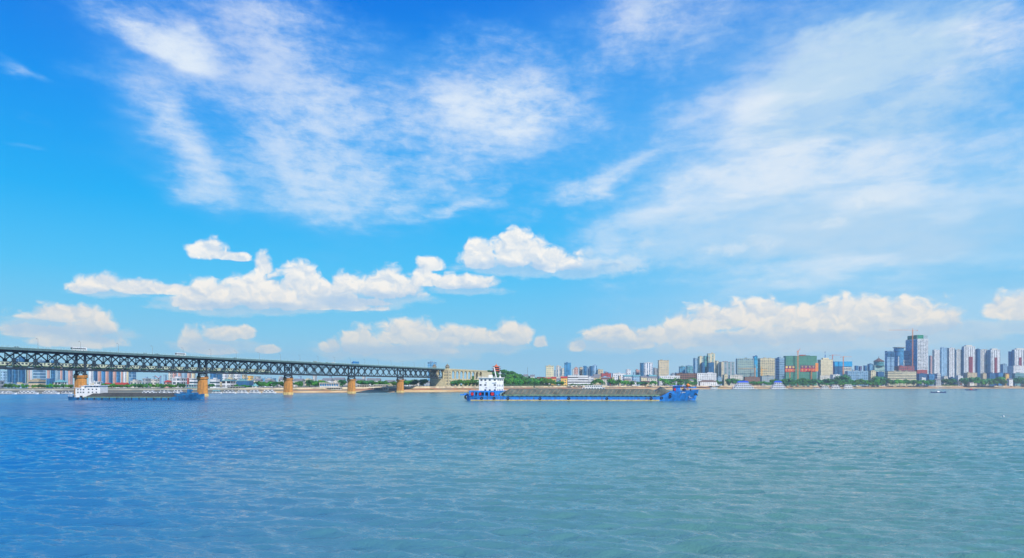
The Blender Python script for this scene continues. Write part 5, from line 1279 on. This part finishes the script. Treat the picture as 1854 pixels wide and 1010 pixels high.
crane(1652.2, 592.5, 418, 'tall orange crane with long jib beside the tallest tower', M['craneo'], 1608, 596.6, 1661.5, 2.6)
crane(1444.5, 634, 222, 'orange crane with short red raised jib in front of the green-netted block', M['craneo'], 0, 636, 0, 3.4, luff=(13, R(52)))
crane(1507.3, 640.5, 405, 'slim salmon crane with thin jib left of the cyan-sheeted site', M['craner'], 1522.5, 642.2, 1502, 2.2)
crane(1526.8, 643.6, 400, 'slim orange crane with thin jib standing before the cyan-sheeted site', M['craneo'], 1542.5, 645, 1521.5, 2.2)
crane(1379, 662.5, 200, 'yellow crane with short level jib in front of the cream gridded slab', M['craney'], 1389, 668.6, 1376, 3.2)
crane(1367, 659, 205, 'yellow crane whose long jib crosses the blue-green gridded slab', M['craney'], 1336, 667.2, 1372, 2.8)
crane(1469, 663, 205, 'small bright orange crane at the right foot of the netted block', M['orange'], 1476, 669.5, 1462, 2.8)
crane(1430, 668, 210, 'low orange crane jib crossing in front of the red banner', M['craneo'], 1450, 669.0, 1427, 1.6)
cr = empty('harbour_crane', (W_(287, 1180), 1180, 6), 0, 'small grey luffing crane above the roofs left of the second pier', 'crane')
MB().bar((0,0,0),(0,0,17),1.6).build('mast', M['greyd'], cr); MB().bar((0,0,16),(-6.5,0,21),.7).bar((0,0,16),(4,0,19.5),.6).build('jib', M['redroof'], cr)
# masts and the white gangway
ms = empty('radio_mast', (W_(955.2, 1800), 1800, 8), 0, 'thin lattice radio mast rising over the hill trees', 'mast')
mb = MB(); H_ = Zp(955, 664.5, 1800)-8
for a in range(3): mb.bar((1.2*math.cos(a*2.1), 1.2*math.sin(a*2.1), 0), (.2*math.cos(a*2.1), .2*math.sin(a*2.1), H_), .3)
mb.build('lattice', M['greyd'], ms)
gw = empty('gangway', (W_(1699, shoreY(1699)), shoreY(1699)+8, 0), 0, 'white sloping gangway down the beach at right', 'gangway')
kg = shoreY(1699)/FPX; MB().bar((-1.5*kg, 16, 9.6), (5.2*kg, -8, .6), 2.4, .7).bar((-1.5*kg, 14.8, 10.8), (5.2*kg, -9.2, 1.8), .25).build('walkway', M['white'], gw); MB().cyl(-1.5*kg, 16, 0, 16, .5, n=8).build('pylon', M['white'], gw)
# ================================================================ trees
def leafmat(name, a, b):
    m = newmat(name); tc = node('ShaderNodeTexCoord'); P = E(tc.outputs['Object']); oi = node('ShaderNodeObjectInfo')
    f = ss(noise(P, .9, 4, .7), .36, .64)
    col = mix(f, a, b); hs = node('ShaderNodeHueSaturation'); E.nt.links.new(col.s, hs.inputs['Color'])
    E.nt.links.new((E(oi.outputs['Random'])*.75 + .6).s, hs.inputs['Value']); E.nt.links.new((E(oi.outputs['Random'])*.035 + .482).s, hs.inputs['Hue'])
    finish(E(hs.outputs[0]), .65, 0, .25); return m
LM = [leafmat('foliage_deep_green', (.025,.15,.014), (.085,.31,.03)), leafmat('foliage_bright_green', (.045,.18,.012), (.12,.34,.03)), leafmat('foliage_blue_green', (.02,.125,.035), (.065,.27,.06))]
TR = []
for v in range(7):
    rr = random.Random(100+v); mat_ = LM[v % 3]
    lobes = []
    nl = rr.randint(6, 9)
    for k in range(nl):
        a = rr.uniform(0, 6.283); q = rr.uniform(.1, .52)
        lobes.append((q*math.cos(a), q*math.sin(a), rr.uniform(.34, .82), rr.uniform(.2, .3)))
    lobes.append((0, 0, .62, .3))
    mb = MB()
    for (cx, cy, cz, r_) in lobes:            # leaf clumps spread through and over each limb's mass
        for k in range(90):
            th = rr.uniform(0, 6.283); cph = rr.uniform(-.75, 1); sph = math.sqrt(1-cph*cph); q = r_*(rr.uniform(.62, 1.12))
            p = Vector((cx+q*sph*math.cos(th), cy+q*sph*math.sin(th), cz+q*cph*.82)); n = Vector((sph*math.cos(th)+rr.uniform(-.6,.6), sph*math.sin(th)+rr.uniform(-.6,.6), cph+rr.uniform(-.4,.6))).normalized()
            t = n.orthogonal().normalized(); b = n.cross(t); s = rr.uniform(.045, .085); an = rr.uniform(0, 6.28)
            pts = [p + (t*math.cos(an+j*1.2566) + b*math.sin(an+j*1.2566))*s*rr.uniform(.6, 1.2) + n*rr.uniform(-.012, .012) for j in range(5)]
            mb.add(pts, [(0,1,2,3,4)])
    crown = mb.mesh('crown', mat_)
    tk = MB(); tk.cyl(0, 0, -.03, .4, .035, .022, 7)
    for (cx, cy, cz, r_) in lobes[:5]: tk.ring([[(x+rad*math.cos(j*1.57), y+rad*math.sin(j*1.57), z) for j in range(4)] for (x, y, z, rad) in ((0, 0, .3, .016), (cx*.5, cy*.5, (.3+cz)/2, .011), (cx*.9, cy*.9, cz, .005))])
    TR.append((crown, tk.mesh('trunk', M['bark'])))
NT = 0
def tree(px, ytop, Y, wpx, label, group, zb=None, v=None, name='broadleaf_tree'):
    global NT; NT += 1
    rr = random.Random(NT*7); x = W_(px, Y); z = zland(x) if zb is None else zb; H = Zp(px, ytop, Y) - z
    if H < 1.5: H = 1.5
    wd = wpx/FPX*Y
    r_ = empty(name, (x, Y, z-.2), rr.uniform(0, 6.28), label, 'tree', group)
    c, t = TR[rr.randrange(7) if v is None else v]
    s = (wd/1.25, wd/1.25, H/1.02)
    for me_, nm in ((c, 'crown'), (t, 'trunk')):
        o = inst(me_, nm, r_); o.scale = s
def row(px0, px1, ytop, dY, label, group, n=None, jy=1.6, wpx=None, zb=None):
    rr = random.Random(int(px0*3+ytop)); Yc = shoreY((px0+px1)/2) + dY
    wpx = wpx or max(5.5, (697 if px0 > 800 else 703) - ytop) * 1.0
    n = n or max(1, int(round((px1-px0)/(wpx*.86))))
    for k in range(n):
        lb = label if n < 6 else label.replace('the ', 'the ' + ('left part of the ', 'middle of the ', 'right part of the ')[min(2, k*3//n)], 1) if len(label.split()) < 13 else label
        px = px0 + (px1-px0)*(k+.5)/n + rr.uniform(-.25, .25)*wpx*.5 if n > 1 else (px0+px1)/2
        tree(px, ytop + rr.uniform(-.3, 1)*jy, shoreY(px) + dY + rr.uniform(-7, 9), wpx*rr.uniform(1.15, 1.6), lb, group, zb=zb)
ROWS = [
 (6,50,696,70,'round green tree in the bank row behind the leftmost moored boats'), (60,130,695.8,72,'round green tree in the bank row below the columned white hall'),
 (184,262,695,70,'leafy tree in the row behind the low cyan barge, left stretch'), (262,336,695,72,'leafy tree in the row behind the low cyan barge, right stretch'),
 (379,389,694,70,'tree immediately right of the second pier'), (424,458,696.5,60,'tree before the dark blue terrace building'),
 (461,512,690,80,'large tree left of the third pier'), (532,546,689.5,80,'large tree just right of the third pier'), (553,580,686.5,85,'tall tree left of the flat glass pavilion'), (583,597,688.5,110,'tree rising behind the flat glass pavilion'),
 (611,627,688,85,'tree left of the fourth pier'), (644,702,687.5,90,'tree in the row behind the long colonnade'), (703,722,688,90,'dark tree left of the fifth pier'), (734,774,686,85,'dense tree between the fifth pier and the bridge tower'),
 (1000,1012,688,150,'small tree before the left yellow house'), (1013,1020,688,140,'small tree between the yellow houses'), (1030,1072,694,95,'low shrub-like tree along the foot of the long white apartment block'),
 (1073,1090,685,120,'bright tree above the moored restaurant boat'), (1102,1119,684.5,120,'bright tree at the right end of the moored restaurant boat'), (1120,1131,685.5,115,'dark narrow tree between middle bank houses'),
 (1132,1190,688,100,'leafy tree among the small middle bank houses'), (1196,1262,682.5,120,'tall tree in front of the long white building'), (1200,1262,690,70,'lower tree before the long white building'),
 (1289,1308,687,80,'tree right of the brown-roofed waterside block'), (1316,1347,683.5,110,'tree behind the blue-roofed floating pier house'), (1350,1396,688,90,'tree between the two floating pier houses'),
 (1396,1480,683,110,'tall tree in the thick row below the netted block'), (1400,1478,689,75,'lower front tree in the thick row below the netted block'), (1480,1602,684,95,'tree in the long row behind the moored cluster'), (1486,1600,690,70,'lower front tree in the long row behind the moored cluster'),
 (1520,1532,676.5,130,'tall dark tree above the long row'), (1588,1600,679.5,130,'tall dark tree beside the long cream block'), (1602,1660,683.5,80,'tree before the long cream apartment block'), (1656,1692,685,80,'tree right of the long cream apartment block'),
 (1704,1730,682,140,'small tree among the low houses below the residential row'), (1744,1766,681,110,'tree below the tallest residential tower'), (1766,1790,682.5,90,'tree left of the big round tree'), (1833,1849,678.5,110,'round tree under the white block at the right edge'), (1849,1866,686,100,'tree at the right edge of the photo'),
]
for (a, b, yt, dY, lab) in ROWS: row(a, b, yt, dY, lab, lab + 's')
# the one very large tree
tree(1806, 679.5, shoreY(1806)+75, 33, 'very large round green tree on the right bank', None, v=1); tree(1800, 684, shoreY(1806)+68, 22, 'green tree merged into the left flank of the very large round tree', None, v=4); tree(1815, 685, shoreY(1806)+68, 20, 'green tree merged into the right flank of the very large round tree', None, v=1)
# hill
rr = random.Random(5); g_ = 'trees covering the pagoda hill'
for k in range(58):
    px = 858 + (1008-858)*((k*0.618) % 1.0); Y = rr.uniform(1530, 1665); x = W_(px, Y); z = zhill(x, Y)
    if abs(px-898) < 8 and Y > 1630: continue
    H = rr.uniform(8, 12); yt = yh(px) - (z + H - CAM_H)*FPX/Y
    side_w = 'left flank' if px < 880 else 'crest' if px < 915 else 'upper right shoulder' if px < 950 else 'long right slope' if px < 985 else 'low right end'
    tree(px, yt, Y, rr.uniform(15, 21), '%s tree on the %s of the pagoda hill, %s' % ('tall' if H > 10 else 'rounded', side_w, 'farther back' if Y > 1598 else 'towards the river'), g_, zb=z)
row(914, 1000, 683, 110, 'big leafy tree in the front row below the pagoda hill', 'big trees at the foot of the pagoda hill', n=15, wpx=13)
row(862, 914, 687, 120, 'leafy tree at the foot of the pagoda hill, behind the white wheelhouse', 'trees behind the white wheelhouse', n=5, wpx=12)
row(815, 868, 686, 60, 'leafy tree below the arcaded viaduct', 'trees below the arcaded viaduct', n=10, wpx=11)
# clipped hedge on the right bank
hd = empty('hedge', (W_(1720, shoreY(1720)+75), shoreY(1720)+75, 9.8), R(36), 'long low clipped hedge on the right bank wall', 'hedge')
mb = MB(); rr = random.Random(6)
for k in range(900):
    p = Vector((rr.uniform(-62, 62), rr.uniform(-2, 2), rr.uniform(.2, 4.2))); n = Vector((rr.uniform(-1,1), rr.uniform(-1,1), rr.uniform(0,1))).normalized(); t = n.orthogonal().normalized(); b = n.cross(t); s = rr.uniform(.5, 1.1)
    mb.add([p+t*s, p+b*s, p-t*s, p-b*s], [(0,1,2,3)])
mb.build('foliage', LM[0], hd)
# ================================================================ air
hz_ = MB().box(-1900, 3800, -60, 4600, -6.5, 215).build('haze', newmat('river_haze')); m = hz_.data.materials[0]
E.nt = m.node_tree
v = node('ShaderNodeVolumePrincipled'); v.inputs['Color'].default_value = (.72,.90,1,1); v.inputs['Density'].default_value = 0.00010; v.inputs['Anisotropy'].default_value = .2
o = node('ShaderNodeOutputMaterial'); E.nt.links.new(v.outputs[0], o.inputs['Volume']); tag(hz_, kind='stuff')
